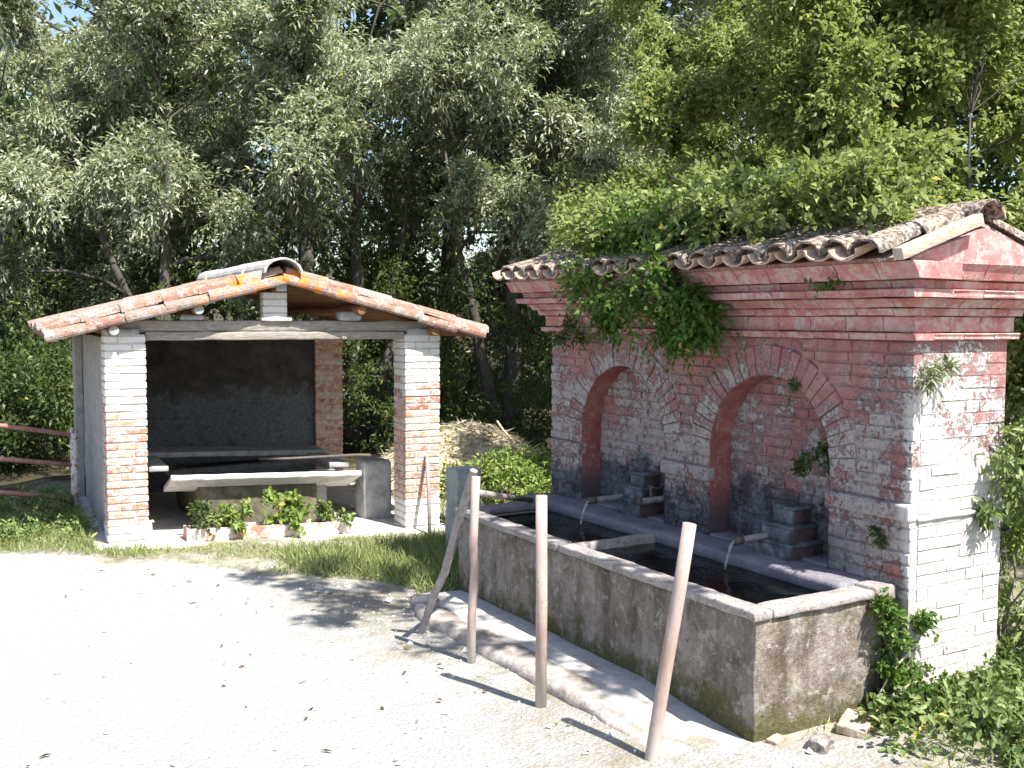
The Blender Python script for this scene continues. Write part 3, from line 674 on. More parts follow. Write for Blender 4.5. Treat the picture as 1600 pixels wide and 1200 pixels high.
# spouts: stepped brick-and-cement blocks with pipes
for ni, (cy, sz) in enumerate(ARCH):
    yc = cy - .13 if ni == 0 else cy - .16
    blk = bpy.data.objects.new('spout_block', None); COL.objects.link(blk); blk.parent = fountain; blk.location = fl((NX, yc, .70))
    st = ((.0, .10, .30, .20), (.10, .20, .24, .15), (.20, .31, .17, .10)) if ni == 0 else ((.0, .12, .25, .17), (.12, .22, .21, .13), (.22, .32, .16, .09))
    for (z0, z1, dep, hw) in st:
        obj('brick', rough_box(-dep + .03, .0, -hw, hw * .55, z0 + .004, z1 - .018, .008, .05, .003, 9, int(z0 * 99)), MT['dampbrick'], blk)
        obj('cement_cap', rough_box(-dep, .0, -hw - .012, hw * .55 + .02, z1 - .018, z1 + .004, .006, .05, .004, 9, int(z0 * 77)), MT['cementblue'], blk)
        obj('cement_face', rough_box(-dep - .004, -dep + .029, -hw - .004, hw * .55 + .01, z0 + .004, z1 - .018, .006, .05, .004, 9, int(z0 * 57)), MT['cementblue'], blk)
    pipes = [(4.80, .812, .31, True)] if ni == 0 else [(6.40, .818, .31, True), (5.955, .868, .20, False)]
    for (py, pz, ext, run) in pipes:
        x1 = X0 - ext
        mb = MB(); mb.tube([(NX, py, pz + .004), (x1 + .09, py, pz), (x1, py + .005, pz - .006)], [.022, .022, .024], 12, False); mb.tube([(x1, py + .005, pz - .006), (NX, py, pz)], .018, 12, False)
        o = mb.build('spout', MT['greyiron'], fountain, True); o.location = wloc
        mb = MB(); mb.tube([(x1 - .012, py + .005, pz - .006), (x1 + .05, py + .004, pz - .004)], [.028, .028], 12, True)
        if run: o2 = mb.build('spout_end', MT['iron'], fountain, True); o2.location = wloc
        if not run:
            mb = MB(); mb.tube([(x1 + .12, py, pz + .02), (x1 + .12, py, pz + .10)], .012, 8); mb.tube([(x1 + .12, py - .03, pz + .10), (x1 + .12, py + .03, pz + .10)], .009, 8)
            o3 = mb.build('tap_key', MT['iron'], fountain); o3.location = wloc
            mb = MB(); mb.tube([(x1 - .005, py, pz), (x1 + .02, py, pz)], [.03, .03], 12, True); o4 = mb.build('pipe_mouth', MT['iron'], fountain, True); o4.location = wloc
        if run:
            v0, g = .42, 9.81; T = math.sqrt(2 * (pz - .008 - .628) / g) * 1.0; pts = []; rad = []
            for i in range(9):
                t = T * i / 8; pts.append((x1 - .01 - v0 * t, py + .005, pz - .008 - .5 * g * t * t)); rad.append(.0105 - .004 * i / 8 + .0022 * math.sin(i * 2.1))
            mb = MB(); mb.tube(pts, rad, 9)
            tag(mb.build('water_jet', MT['jet'], None, True), 'thin jet of water from the spout of the %s niche' % ('near' if ni == 0 else 'far'), 'water jet', 'jets of water falling into the trough')
# ledge inside the niches belongs to the fountain
for i, (cy, sz) in enumerate(ARCH):
    obj('niche_sill', rough_box(X0 + .002, NX + .01, cy - RA + .003, cy + RA - .003, .55, .715, .012, .08, .006, 6, 20 + i), MT['ledge'], fountain, loc=wloc)

# pale plank on the gable
plank = obj('plank', rough_box(-.34, .34, -.045, .02, -.032, .032, .006, .06, .003, 9, 5), MT['paleplank'])
a_, b_ = Vector((4.385, 3.575, 2.535)), Vector((5.06, 3.575, 2.755)); plank.location = (a_ + b_) / 2; plank.rotation_euler = (0, -math.atan2(b_.z - a_.z, b_.x - a_.x), 0)
tag(plank, 'pale weathered wooden plank lying along the sunlit gable of the fountain', 'plank')

# ------------------------------------------------------------------ trough
T0 = Vector((4.25, 5.45, 0)); tl = -T0
trough = thing('stone_trough', 'long mossy concrete water trough with pale rim below the fountain', 'trough', T0)
TX0, TY0, TY1, RZ = 3.745, 3.858, 7.16, .70
obj('front_wall', rough_box(TX0, TX0 + .10, TY0 + .012, TY1, -.1, RZ - .051, .02, .055, .010, 5, 1), MT['concrete'], trough, loc=tl)
obj('end_wall', rough_box(TX0 + .003, 4.72, TY0 - .006, TY0 + .115, -.1, RZ - .051, .012, .055, .010, 5, 2), MT['concrete'], trough, loc=tl)
obj('end_wall', rough_box(TX0 + .121, 4.72, TY1 - .12, TY1 - .002, -.1, RZ - .058, .015, .1, .010, 5, 3), MT['concrete'], trough, loc=tl)
obj('back_wall', rough_box(4.545, 4.79, TY0 + .122, TY1 + .2, .0, RZ - .09, .01, .15, .006, 5, 4), MT['algae'], trough, loc=tl)
obj('floor', rough_box(TX0 + .1, 4.545, TY0 + .1, TY1 - .1, .05, .16, .01, .3, .01, 4, 5), MT['algae'], trough, loc=tl)
obj('inner_lining', rough_box(TX0 + .1015, TX0 + .108, TY0 + .13, TY1 - .13, .1, RZ - .07, .003, .3, .001, 4, 5), MT['algae'], trough, loc=tl)
obj('inner_lining', rough_box(TX0 + .115, 4.535, TY1 - .130, TY1 - .1225, .1, RZ - .07, .003, .3, .001, 4, 6), MT['algae'], trough, loc=tl)
obj('divider', rough_box(TX0 + .112, 4.53, 5.65, 5.72, .1, RZ - .012, .012, .06, .006, 6, 6), MT['rim'], trough, loc=tl)
rimv = [(TX0 - .028, TX0 + .105, TY0 - .03, 5.685), (TX0 - .028, TX0 + .105, 5.693, TY1 + .02), (TX0 + .109, 4.62, TY0 - .032, TY0 + .115), (TX0 + .109, 4.54, TY1 - .13, TY1 + .022)]
for i, (a, b, c, d) in enumerate(rimv): obj('rim_slab', rough_box(a, b, c, d, RZ - .05, RZ + (.0 if i != 2 else -.003), .012, .05, .006, 8, 30 + i), MT['rim'] if i != 3 else MT['ledge'], trough, loc=tl)
obj('back_ledge', rough_box(4.52, 4.797, TY0 + .13, TY1 + .27, RZ - .085, RZ + .008, .03, .06, .010, 5, 41), MT['ledge'], trough, loc=tl)
obj('ledge_end', rough_box(4.625, 4.80, TY0 - .035, TY0 + .127, RZ - .075, RZ + .012, .02, .05, .006, 6, 42), MT['rim'], trough, loc=tl)
for (a, b, lab) in ((TY0 + .121, 5.649, 'dark water in the near basin of the trough'), (5.721, TY1 - .131, 'dark water in the far basin of the trough')):
    mb = MB(); mb.add([(TX0 + .109, a, .632), (4.544, a, .632), (4.544, b, .632), (TX0 + .109, b, .632)], [(0, 1, 2, 3)]); tag(mb.build('water', MT['water']), lab, 'water', kind='structure')

# ------------------------------------------------------------------ wash house
HO = Vector((3.3, 10.15, 0))
house = thing('wash_house', 'small open brick wash house with tiled gable roof and whitewashed pillars', 'wash house', HO, -TH)
def hz(u): return -.025 - .036 * u          # the floor falls to the right
def tilt(w): return Vector((w.x, w.y, w.z + hz(w.x)))
obj('floor_slab', rough_box(-1.80, 1.86, -.30, 3.35, -.16, .0, .015, .16, .008, 4, 3, tilt), MT['slab'], house)
PB = [box_brick(.245, .118, .062, 300 + s) for s in range(4)]
for m in PB: m.materials.append(MT['pbrick'])
def pillar(u0, v0, w, dp, ztop, name='pillar'):
    p = bpy.data.objects.new(name, None); COL.objects.link(p); p.parent = house; p.location = (u0, v0, 0)
    zb = hz(u0 + w / 2) - .05; mb = MB(); mb.box(.008, w - .008, .008, dp - .008, zb, ztop + .01); mb.build('mortar_core', MT['pmortar'], p)
    n = int(round((ztop - zb) / .0735)); H = (ztop - zb) / n; t = .118; g = .009
    for r in range(n):
        z = zb + (r + .5) * H
        Lx, Ly = w - t - g, dp - t - g
        spots = [(Lx / 2, t / 2, 0, Lx), (w - t / 2, Ly / 2, 90, Ly), (w - Lx / 2, dp - t / 2, 0, Lx), (t / 2, dp - Ly / 2, 90, Ly)]
        if r % 2: spots = [(w - Lx / 2, t / 2, 0, Lx), (t / 2, Ly / 2, 90, Ly), (Lx / 2, dp - t / 2, 0, Lx), (w - t / 2, dp - Ly / 2, 90, Ly)]
        for (x, y, a, L) in spots:
            o = bpy.data.objects.new('brick', random.choice(PB)); COL.objects.link(o); o.parent = p
            o.matrix_local = Matrix.Translation((x + random.uniform(-.003, .003), y + random.uniform(-.003, .003), z)) @ Matrix.Rotation(R(a) + random.uniform(-.01, .01) + (math.pi if random.random() < .5 else 0), 4, 'Z') @ Matrix.Diagonal((L / .245, 1, H / .0735 * .98, 1))
    return p
pillar(-1.677, 0, .371, .371, 2.02)
pillar(1.327, 0, .400, .371, 2.02)
pillar(1.18, 2.98, .375, .375, 2.02)
# left wall and back wall
obj('side_wall', rough_box(-1.665, -1.47, .373, 3.2, -.15, 2.0, .012, .2, .010, 4, 8), MT['plaster'], house)
obj('corner_buttress', rough_box(-1.76, -1.667, 2.95, 3.3, -.15, 1.98, .012, .2, .010, 4, 9), MT['plaster'], house)
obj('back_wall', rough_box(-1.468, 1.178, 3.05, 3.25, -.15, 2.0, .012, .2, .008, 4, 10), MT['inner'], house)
# timbers
obj('tie_beam', rough_box(-1.304, 1.325, .03, .20, 1.972, 2.055, .012, .08, .008, 5, 11), MT['wood'], house)
obj('tie_beam', rough_box(-1.66, 1.70, .045, .21, 2.058, 2.165, .014, .08, .010, 5, 12), MT['wood'], house)
RH, SLP = 2.585, .262
def purlin(u, zoff, r, sq=False):
    mb = MB()
    if sq: return obj('purlin', rough_box(u - r, u + r, -.12, 3.45, zoff - 2 * r, zoff, .012, .15, .006, 5, int(u * 10) + 40), MT['brownwood'], house)
    mb.tube([(u + .006 * math.sin(k), -.12 + 3.57 * k / 8, zoff - r + .01 * math.sin(k * 1.7)) for k in range(9)], [r * (1 + .06 * math.sin(k * 2.3)) for k in range(9)], 12); return mb.build('purlin', MT['brownwood'], house, True)
purlin(-.03, RH - .02, .055, True)
for u in (-1.60, -.83, .80, 1.62): purlin(u, RH - SLP * abs(u) - .045, .052)
for (u, m) in ((-.03, 'whiteslab'),): obj('beam_end', rough_box(u - .052, u + .052, -.135, -.122, RH - .127, RH - .026, .006, .05, .002, 5, 3), MT['greystone'], house)
for u in (-1.60, -.83, .80, 1.62):
    mb = MB(); z = RH - SLP * abs(u) - .097; mb.tube([(u, -.122, z), (u, -.134, z)], [.047, .045], 12); mb.build('beam_end', MT['greystone'] if u < 0 else MT['brownwood'], house)
# king post of brick, its white bedding and the corbel blocks
kp = bpy.data.objects.new('king_post', None); COL.objects.link(kp); kp.parent = house; kp.location = (-.18, .03, 2.17)
mb = MB(); mb.box(.006, .244, .006, .17, 0, .28); mb.build('mortar_core', MT['pmortar'], kp)
for r in range(4):
    o = bpy.data.objects.new('brick', PB[r]); COL.objects.link(o); o.parent = kp; o.matrix_local = Matrix.Translation((.125, .06 + random.uniform(-.004, .004), .035 + r * .072))
obj('bedding', rough_box(-.20, .11, .005, .20, 2.162, 2.205, .012, .05, .008, 8, 4), MT['whiteslab'], house)
for u in (-.88, .72): obj('corbel_block', rough_box(u - .11, u + .13, .0, .18, 2.168, RH - SLP * abs(u) - .13, .03, .05, .012, 8, int(u * 9)), MT['greystone'], house)
for u in (-1.52, 1.52): obj('corbel_block', rough_box(u - .16, u + .16, .005, .25, 2.022, 2.09, .02, .05, .010, 8, int(u * 9)), MT['greystone'], house)
# roof: planks, bedding, tiles
hroof = bpy.data.objects.new('roof', None); COL.objects.link(hroof); hroof.parent = house
rs = math.atan(SLP); HALF = 2.19; LS = HALF / math.cos(rs)
for sg in (-1, 1):
    npl = 15; w = LS / npl
    pm = rough_box(-w / 2 + .004, w / 2 - .004, -.10, 3.45, -.022, 0, .004, .4, .002, 3, 5); pm.materials.append(MT['brownwood'])
    for k in range(npl):
        s = (k + .5) * w; o = bpy.data.objects.new('plank', pm); COL.objects.link(o); o.parent = hroof
        o.matrix_local = Matrix.Translation((sg * s * math.cos(rs), random.uniform(-.03, .03), RH - s * math.sin(rs))) @ Matrix.Rotation(sg * rs, 4, 'Y')
    mb = MB(); e = sg * HALF; mb.add([(0, -.10, RH + .003), (0, 3.44, RH + .003), (e, 3.44, RH + .003 - SLP * HALF), (e, -.10, RH + .003 - SLP * HALF), (0, -.10, RH + .04), (0, 3.44, RH + .04), (e, 3.44, RH + .04 - SLP * HALF), (e, -.10, RH + .04 - SLP * HALF)],
        [(0, 1, 2, 3), (4, 5, 6, 7), (0, 3, 7, 4), (1, 2, 6, 5), (2, 3, 7, 6)]); mb.build('tile_bedding', MT['darktile'], hroof)
HM = [coppo(.45, .115, .092, .018, 7, 500 + s) for s in range(6)]
for m in HM: m.materials.append(MT['tile'])
VM = [coppo(.45, .070, .058, .015, 7, 540 + s) for s in range(6)]
for m in VM: m.materials.append(MT['tile'])
cols = 16
for sg in (-1, 1):
    for c in range(cols):
        for r in range(6):
            s = LS + .04 - .37 * r - .02 * random.random()
            if c == 0: s += random.uniform(-.04, .04)
            base = Vector((sg * s * math.cos(rs), -.03 + c * .225 + random.uniform(-.012, .012), RH + .030 - s * math.sin(rs) + .012 + random.uniform(0, .012)))
            # tile runs up the slope: its low wide end at base
            m4 = Matrix.Translation(base) @ Matrix.Rotation(math.pi if sg > 0 else 0, 4, 'Z') @ Matrix.Rotation(-rs - .025 + random.uniform(-.02, .02), 4, 'Y') @ Matrix.Rotation(random.uniform(-.05, .05), 4, 'Z')
            o = bpy.data.objects.new('tile', random.choice(HM)); COL.objects.link(o); o.parent = hroof; o.matrix_local = m4
    # verge: tiles turned down over the front edge
    for r in range(6):
        s = LS + .02 - .375 * r + random.uniform(-.03, .03)
        base = Vector((sg * s * math.cos(rs), -.125 + random.uniform(-.012, .012), RH + .006 - s * math.sin(rs) + random.uniform(-.012, .016)))
        m4 = Matrix.Translation(base) @ Matrix.Rotation(math.pi if sg > 0 else 0, 4, 'Z') @ Matrix.Rotation(-rs + .035, 4, 'Y') @ Matrix.Rotation((R(50) + random.uniform(-.1, .1)) * (1 if sg < 0 else -1), 4, 'X') @ Matrix.Rotation(random.uniform(-.03, .03), 4, 'Z')
        o = bpy.data.objects.new('verge_tile', random.choice(VM)); COL.objects.link(o); o.parent = hroof; o.matrix_local = m4
GM = coppo(.60, .195, .182, .022, 11, 900); GM.materials.append(MT['ridge'])
for k in range(7):
    o = bpy.data.objects.new('ridge_tile', GM); COL.objects.link(o); o.parent = hroof
    o.matrix_local = Matrix.Translation((random.uniform(-.02, .02) - .02, -.20 + k * .53, RH + .045 + random.uniform(0, .012))) @ Matrix.Rotation(R(90) + random.uniform(-.05, .05), 4, 'Z') @ Matrix.Rotation(-.03, 4, 'Y')

# washing basin inside
basin = thing('wash_basin', 'concrete washing basin with white sloping slab inside the wash house', 'wash basin', house.matrix_basis @ Vector((-.1, .9, 0)), -TH)
bo = Vector((.1, -.9, 0))
def tb(w): return Vector((w.x, w.y, w.z + hz(w.x)))
obj('base', rough_box(-.74, .46, .40, 2.1, -.02, .470, .02, .08, .012, 6, 4, tb), MT['darkstone'], basin, loc=bo)
def slab_sh(w): return Vector((w.x, w.y, w.z + hz(w.x) - (w.y - .28) * .36))
obj('front_slab', rough_box(-1.06, .92, .26, .80, .545, .605, .012, .07, .006, 7, 5, slab_sh), MT['whiteslab'], basin, loc=bo)
mb = MB(); v_ = [(-1.02, .285), (.88, .285), (.88, .42), (-1.02, .42)]; w_ = [(-.80, .37), (.54, .37), (.54, .45), (-.80, .45)]
mb.add([(a, b, .547 + hz(a) - (b - .28) * .36) for a, b in v_] + [(a, b, .468 + hz(a)) for a, b in w_], [(0, 1, 2, 3), (4, 5, 6, 7)] + [(i, (i + 1) % 4, 4 + (i + 1) % 4, 4 + i) for i in range(4)])
mb.build('slab_bracket', MT['slab'], basin, loc=bo)
obj('rear_slab', rough_box(-1.2, .95, 1.75, 2.3, .60, .66, .012, .1, .006, 7, 6, tb), MT['greystone'], basin, loc=bo)
obj('side_slab', rough_box(.72, .95, .81, 1.74, .57, .63, .012, .1, .006, 7, 7, tb), MT['greystone'], basin, loc=bo)
obj('side_slab', rough_box(-1.2, -1.0, .81, 1.74, .57, .63, .012, .1, .006, 7, 8, tb), MT['greystone'], basin, loc=bo)
obj('pedestal', rough_box(.48, .66, .70, 2.0, -.02, .56, .02, .1, .01, 6, 9, lambda w: Vector((w.x + .22 * max(0, .25 - w.z) * (1 if w.x > .55 else 0), w.y, w.z + hz(w.x)))), MT['greystone'], basin, loc=bo)
mb = MB(); mb.add([(-1.0, .55, .53), (.72, .55, .53), (.72, 1.75, .53), (-1.0, 1.75, .53)], [(0, 1, 2, 3)])
tag(mb.build('water', MT['water'], None, loc=house.matrix_basis.to_translation(), rot=(0, 0, -TH)), 'still water in the shaded washing basin', 'water', kind='structure')
pipe = MB(); Hm = house.matrix_basis
pipe.tube([Hm @ Vector(p) for p in ((-.05, .86, .655), (.25, .80, .648), (.6, .74, .655), (.98, .62, .672), (1.22, .50, .668))], .018, 8)
tag(pipe.build('water_pipe', MT['iron'], None, True), 'thin dark pipe resting across the washing basin', 'pipe')
blk = obj('stone_block', rough_box(1.06, 1.40, .62, .95, -.05, .665, .045, .07, .010, 6, 15, tb), MT['greystone']); blk.location = HO; blk.rotation_euler = (0, 0, -TH)
tag(blk, 'upright grey cement block with rounded top beside the right brick pillar', 'block')

# planter
pl = thing('planter_box', 'long whitened terracotta planter at the foot of the washing basin', 'planter', Hm @ Vector((-.14, .02, hz(-.14))), -TH)
sh = lambda w: Vector((w.x, w.y, w.z - .036 * w.x))
obj('trough_front', rough_box(-.80, .80, -.10, -.075, .0, .125, .008, .08, .004, 7, 3, sh), MT['terracotta'], pl)
obj('trough_back', rough_box(-.80, .80, .10, .125, .0, .125, .008, .08, .004, 7, 4, sh), MT['terracotta'], pl)
for s in (-1, 1): obj('trough_end', rough_box(s * .80 - .014 + .013 * s, s * .80 + .014 + .013 * s, -.10, .125, .0, .13, .008, .08, .004, 7, 5, sh), MT['terracotta'], pl)
obj('soil', rough_box(-.785, .785, -.074, .099, .01, .105, .01, .1, .008, 7, 6, sh), MT['ground'], pl)

# ------------------------------------------------------------------ posts, rails, stones
def steel(name, pts, r, mat, label, catg, group=None, n=14, rads=None):
    mb = MB(); mb.tube(pts, rads or r, n); o = mb.build(name, mat, None, True)
    for p in o.data.polygons:
        if len(p.vertices) > 4: p.use_smooth = False
    return tag(o, label, catg, group)
G = 'steel posts along the kerb'
steel('steel_post', [(3.166, 3.97, -.2), (3.166, 3.965, 0), (3.22, 3.93, .45), (3.275, 3.90, .85), (3.315, 3.875, 1.195)], .034, MT['post'], 'leaning pale rusty steel post nearest the trough corner', 'post', G)
steel('steel_post', [(3.074, 4.855, -.2), (3.076, 4.856, .6), (3.072, 4.86, 1.205)], .033, MT['post'], 'upright pale rusty steel post in the middle of the kerb', 'post', G)
steel('steel_post', [(3.081, 5.70, -.2), (3.082, 5.70, .3), (3.102, 5.695, .62), (3.086, 5.69, .78), (3.10, 5.68, 1.20)], .028, MT['post'], 'slightly bent thin steel post beside the leaning bar', 'post', G)
mb = MB(); pts = [Vector((3.06, 6.42, -.03)), Vector((3.09, 6.27, .29)), Vector((3.125, 6.17, .47)), Vector((3.13, 5.98, .85)), Vector((3.15, 5.80, 1.22))]
mb.tube(pts, [.026, .027, .028, .028, .028], 6); tag(mb.build('flat_bar', MT['greyiron']), 'bent grey steel bar leaning against the thin post', 'bar')
steel('fallen_rail', [(3.13, 5.72, 1.09), (3.75, 6.45, .90), (4.41, 7.13, .715)], .022, MT['greyiron'], 'grey pipe rail sloping from the thin post onto the far trough end', 'rail')
steel('leaning_rod', [(4.74, 9.70, -.08), (4.80, 9.85, .32), (4.86, 10.02, .72)], .02, MT['greyiron'], 'thin dark rod leaning on the right pillar of the wash house', 'rod')
cp = obj('concrete_post', rough_box(4.40, 4.67, 8.44, 8.68, -.1, .79, .02, .07, .012, 6, 18), MT['greystone'])
tag(cp, 'squat grey concrete post behind the far end of the trough', 'post')
# rail on the left
rl = thing('pipe_railing', 'red rusty pipe railing ending at a white peeling post', 'railing', (1.60, 12.2, 0))
mb = MB(); mb.tube([(0, 0, -.1), (0, 0, .97)], .042, 14); o = mb.build('end_post', MT['endpost'], rl, True)
for z0, z1 in ((.90, 1.10), (.56, .73), (.19, .37)):
    mb = MB(); mb.tube([(-.035, 0, z0), (-.7, 0.05, z0 + (z1 - z0) * .6), (-1.5, .15, z1 + .03), (-2.9, .35, z1 + .12)], .027, 10); mb.build('rail', MT['rail'], rl, True)
mb = MB(); mb.tube([(-2.2, .25, -.1), (-2.2, .25, 1.22)], .042, 14); mb.build('support_post', MT['endpost'], rl, True)
# stones at the near end of the trough
def stone(name, c, s, seed, mat, label, catg, rot=0.0, group=None):
    me = rough_box(-s[0], s[0], -s[1], s[1], -s[2], s[2], min(s) * .35, min(s) * .55, min(s) * .30, 1.6 / max(s), seed); me.polygons.foreach_set('use_smooth', [False] * len(me.polygons)); o = obj(name, me, mat, loc=c, rot=(.1, -.08, rot)); return tag(o, label, catg, group)
stone('brick_fragment', (4.36, 3.72, .03), (.12, .075, .028), 3, MT['brickbit'], 'pale orange broken brick lying at the trough foot', 'brick fragment', .5)
stone('brick_fragment', (4.60, 3.72, .035), (.08, .05, .024), 9, MT['brickbit'], 'smaller worn brick piece nearer the weeds by the trough', 'brick fragment', -.3)
stone('rock', (4.00, 3.63, .03), (.065, .05, .036), 5, MT['stone'], 'small dark rough rock on gravel by the trough end', 'rock', .3)
stone('rock', (3.86, 3.80, .012), (.05, .03, .02), 12, MT['brickbit'], 'tiny reddish stone touching the near trough corner', 'rock', .2)
# pebbles
n = 6500; px = rng.uniform(-.5, 5.2, n); py = rng.uniform(2.6, 9.5, n); k = np.array([in_road(a, b) for a, b in zip(px, py)])
dens = np.exp(-np.abs(px - 3.0) / .9) + .10; k &= rng.random(n) < np.clip(dens, 0, 1); px, py = px[k], py[k]; n = len(px)
pz = np.array([gz(a, b) for a, b in zip(px, py)]); s = rng.lognormal(math.log(.008), .5, n).clip(.004, .03)
o6 = np.array([(1, 0, 0), (0, 1, 0), (-1, 0, 0), (0, -1, 0), (0, 0, .7), (0, 0, -.5)]); PV = np.repeat(np.stack([px, py, pz + s * .25], 1), 6, 0) + (np.tile(o6, (n, 1)) + rng.normal(0, .25, (n * 6, 3))) * np.repeat(s, 6)[:, None]
PF = [(b + i, b + (i + 1) % 4, b + t) if t == 4 else (b + (i + 1) % 4, b + i, b + t) for b in range(0, n * 6, 6) for t in (4, 5) for i in range(4)]
me = bpy.data.meshes.new('gravel'); me.from_pydata(PV.tolist(), [], PF); tag(obj('gravel', me, MT['pebble']), 'loose pebbles scattered over the gravel road', 'gravel', kind='stuff')

n = 230; lx = rng.uniform(-.5, 4.9, n); ly = rng.uniform(2.8, 9.3, n); k = np.array([in_road(a, b) for a, b in zip(lx, ly)]) & (rng.random(n) < np.exp(-np.abs(lx - 3.0) / 1.1) + .18); lx, ly = lx[k], ly[k]; n = len(lx)
LP = np.stack([lx, ly, np.array([gz(a, b) for a, b in zip(lx, ly)]) + .012], 1); LD = rng.normal(size=(n, 3)); LD[:, 2] *= .15
tag(leaf_obj('fallen_leaves', (LP, LD, unit(n, 2.0), .05 * rng.uniform(.5, 1.5, n), .018 * rng.uniform(.4, 1.6, n), np.clip(rng.normal(.35, .3, n), 0, 1)), MT['litter'], None, fold=.2, droop=.1), 'dry brown leaves lying here and there on the road', 'leaves', kind='stuff')
# ------------------------------------------------------------------ grass and weeds on the ground
def scatter(n, test, box):
    x = rng.uniform(box[0], box[1], n * 3); y = rng.uniform(box[2], box[3], n * 3)
    k = np.array([test(a, b) for a, b in zip(x, y)]); x, y = x[k][:n], y[k][:n]
    return np.stack([x, y, np.array([gz(a, b) for a, b in zip(x, y)])], 1)
def free(x, y):
    if in_road(x, y): return False
    if 3.2 < x < 4.8 and 3.8 < y < 7.2: return False
    if 4.78 < x < 5.64 and 3.74 < y < 7.46: return False
    u, v = house_uv(x, y); return not (-1.8 < u < 1.86 and -.28 < v < 3.35)
def patch(x, y, s=1.0, th=.0, o=0.0): return noise.noise(Vector((x * s + o, y * s, 3.3))) > th
def blades(P, h, w, lean=.5, tm=.5):
    n = len(P); D = rng.normal(size=(n, 3)) * lean; D[:, 2] = 1; N = unit(n, 0); N[:, 2] *= .2
    L = h * rng.uniform(.5, 1.3, n); return P, D, N, L, np.full(n, w) * rng.uniform(.7, 1.3, n), np.clip(rng.normal(tm, .22, n), 0, 1)
g1 = scatter(11000, lambda x, y: free(x, y) and y > 7.0 and (patch(x, y, 1.6, .02) or random.random() < .12), (1.2, 5.6, 7.1, 10.2))
g2 = scatter(12000, lambda x, y: free(x, y) and patch(x, y, 1.2, -.35), (-2.5, 1.9, 9.5, 13.5))
g3 = scatter(6000, lambda x, y: free(x, y), (4.6, 7.5, 9.0, 14))
gd = cat(blades(g1, .06, .007, .8, .62), blades(g2, .12, .008, .6, .45), blades(g3, .13, .009, .6, .5))
tag(leaf_obj('grass', gd, MT['grass'], None, fold=0.0, droop=.25), 'short patchy grass between the road and the wash house', 'grass', kind='stuff')
g4 = scatter(7500, lambda x, y: free(x, y) and x + .4 * (y - 7) > 3.35, (2.9, 4.9, 7.15, 9.3))
gl = blades(g4, .15, .009, .5, .5); tag(leaf_obj('tall_grass', gl, MT['grass'], None, fold=0.0, droop=.3), 'taller green grass beside the far end of the trough', 'grass', kind='stuff')
g5 = scatter(9000, lambda x, y: free(x, y) and patch(x, y, 1.5, -.2), (4.0, 9.5, 1.8, 7.5))
tag(leaf_obj('dry_grass', blades(g5, .12, .007, .8, .75), MT['grass'], None, fold=0.0, droop=.3), 'dry sparse grass on the bank right of the fountain', 'grass', kind='stuff')
def weed_patch(n, box, test, stems, per, r, L, W, upn=1.2):
    P = scatter(n, test, box); P[:, 2] += r * .45
    return clump_leaves(P, np.full(len(P), r) * rng.uniform(.6, 1.25, len(P)), stems, per, None, 0, .15, L, W, .3, upn)
w1 = weed_patch(190, (-2.4, 1.55, 10.1, 13.6), lambda x, y: free(x, y) and patch(x, y, 1.1, -.25, 5), 7, 8, .17, .055, .022)
tag(leaf_obj('weeds', w1, MT['weed'], None, 'six'), 'leafy weeds under the red railing', 'weeds', kind='stuff')
w2 = weed_patch(470, (4.0, 8.4, 1.9, 3.9), lambda x, y: free(x, y) and (patch(x, y, 1.2, -.22, 9) or x > 5.3), 8, 8, .16, .055, .032)
w3 = weed_patch(150, (5.2, 9.5, 3.3, 6.5), lambda x, y: free(x, y) and patch(x, y, 1.0, -.1, 2), 7, 7, .20, .05, .022)
tag(leaf_obj('weeds', cat(w2, w3), MT['weed'], None, 'six'), 'broad-leaved weeds covering the bank at the right corner', 'weeds', kind='stuff')

# ------------------------------------------------------------------ separate plants
def plant(name, label, catg, base, clumps, mat, leafL, leafW, twigs=26, per=9, stems=None, droop=.3, outw=.6, stemr=.008, upn=.9, group=None, shape='six', stemmat='twig'):
    """clumps: (x, y, z, r) in the world; stems run from the base to each clump"""
    b = Vector(base); t = thing(name, label, catg, b, 0, group); C = np.array([c[:3] for c in clumps]) - np.array(b); Rd = np.array([c[3] for c in clumps])
    cen = C.mean(0); o = C - cen; o /= np.maximum(np.linalg.norm(o, axis=1, keepdims=True), .05)
    leaf_obj('foliage', clump_leaves(C, Rd, twigs, per, o, outw, droop, leafL, leafW, .3, upn), mat, t, shape)
    mb = MB()
    for c, r in zip(C, Rd):
        p = bendy((random.uniform(-.02, .02), random.uniform(-.02, .02), 0), c, .12, 5, .05); mb.tube(p, [stemr * (1 - .6 * i / 5) for i in range(6)], 5)
        for k in range(3):
            e = Vector(c) + Vector((random.uniform(-1, 1), random.uniform(-1, 1), random.uniform(-.5, .8))) * r * .8; mb.tube([Vector(c), e], [stemr * .4, stemr * .2], 4)
    mb.build('stem', MT[stemmat], t); return t
# sapling growing over the fountain roof
cl = []
for (y, z, x, r) in ((5.95, 2.62, 4.62, .30), (6.25, 2.55, 4.50, .28), (6.50, 2.50, 4.42, .20), (5.70, 2.60, 4.50, .30), (5.50, 2.50, 4.42, .26), (5.85, 2.35, 4.42, .26), (5.55, 2.28, 4.44, .22), (5.30, 2.30, 4.46, .22),
                     (5.32, 2.15, 4.52, .17), (5.20, 2.22, 4.52, .18), (6.15, 2.30, 4.42, .22), (6.05, 2.85, 4.60, .30), (5.65, 2.90, 4.70, .32), (5.35, 2.85, 4.80, .30), (6.40, 2.80, 4.66, .26), (6.15, 2.20, 4.48, .13), (5.60, 2.10, 4.58, .14)): cl.append((x, y, z, r))
plant('overhanging_sapling', 'bright green leafy sapling spilling over the fountain cornice', 'sapling', (5.0, 5.7, 2.66), cl, MT['vivid'], .050, .027, 52, 11, droop=.55, stemr=.012, shape='quad')
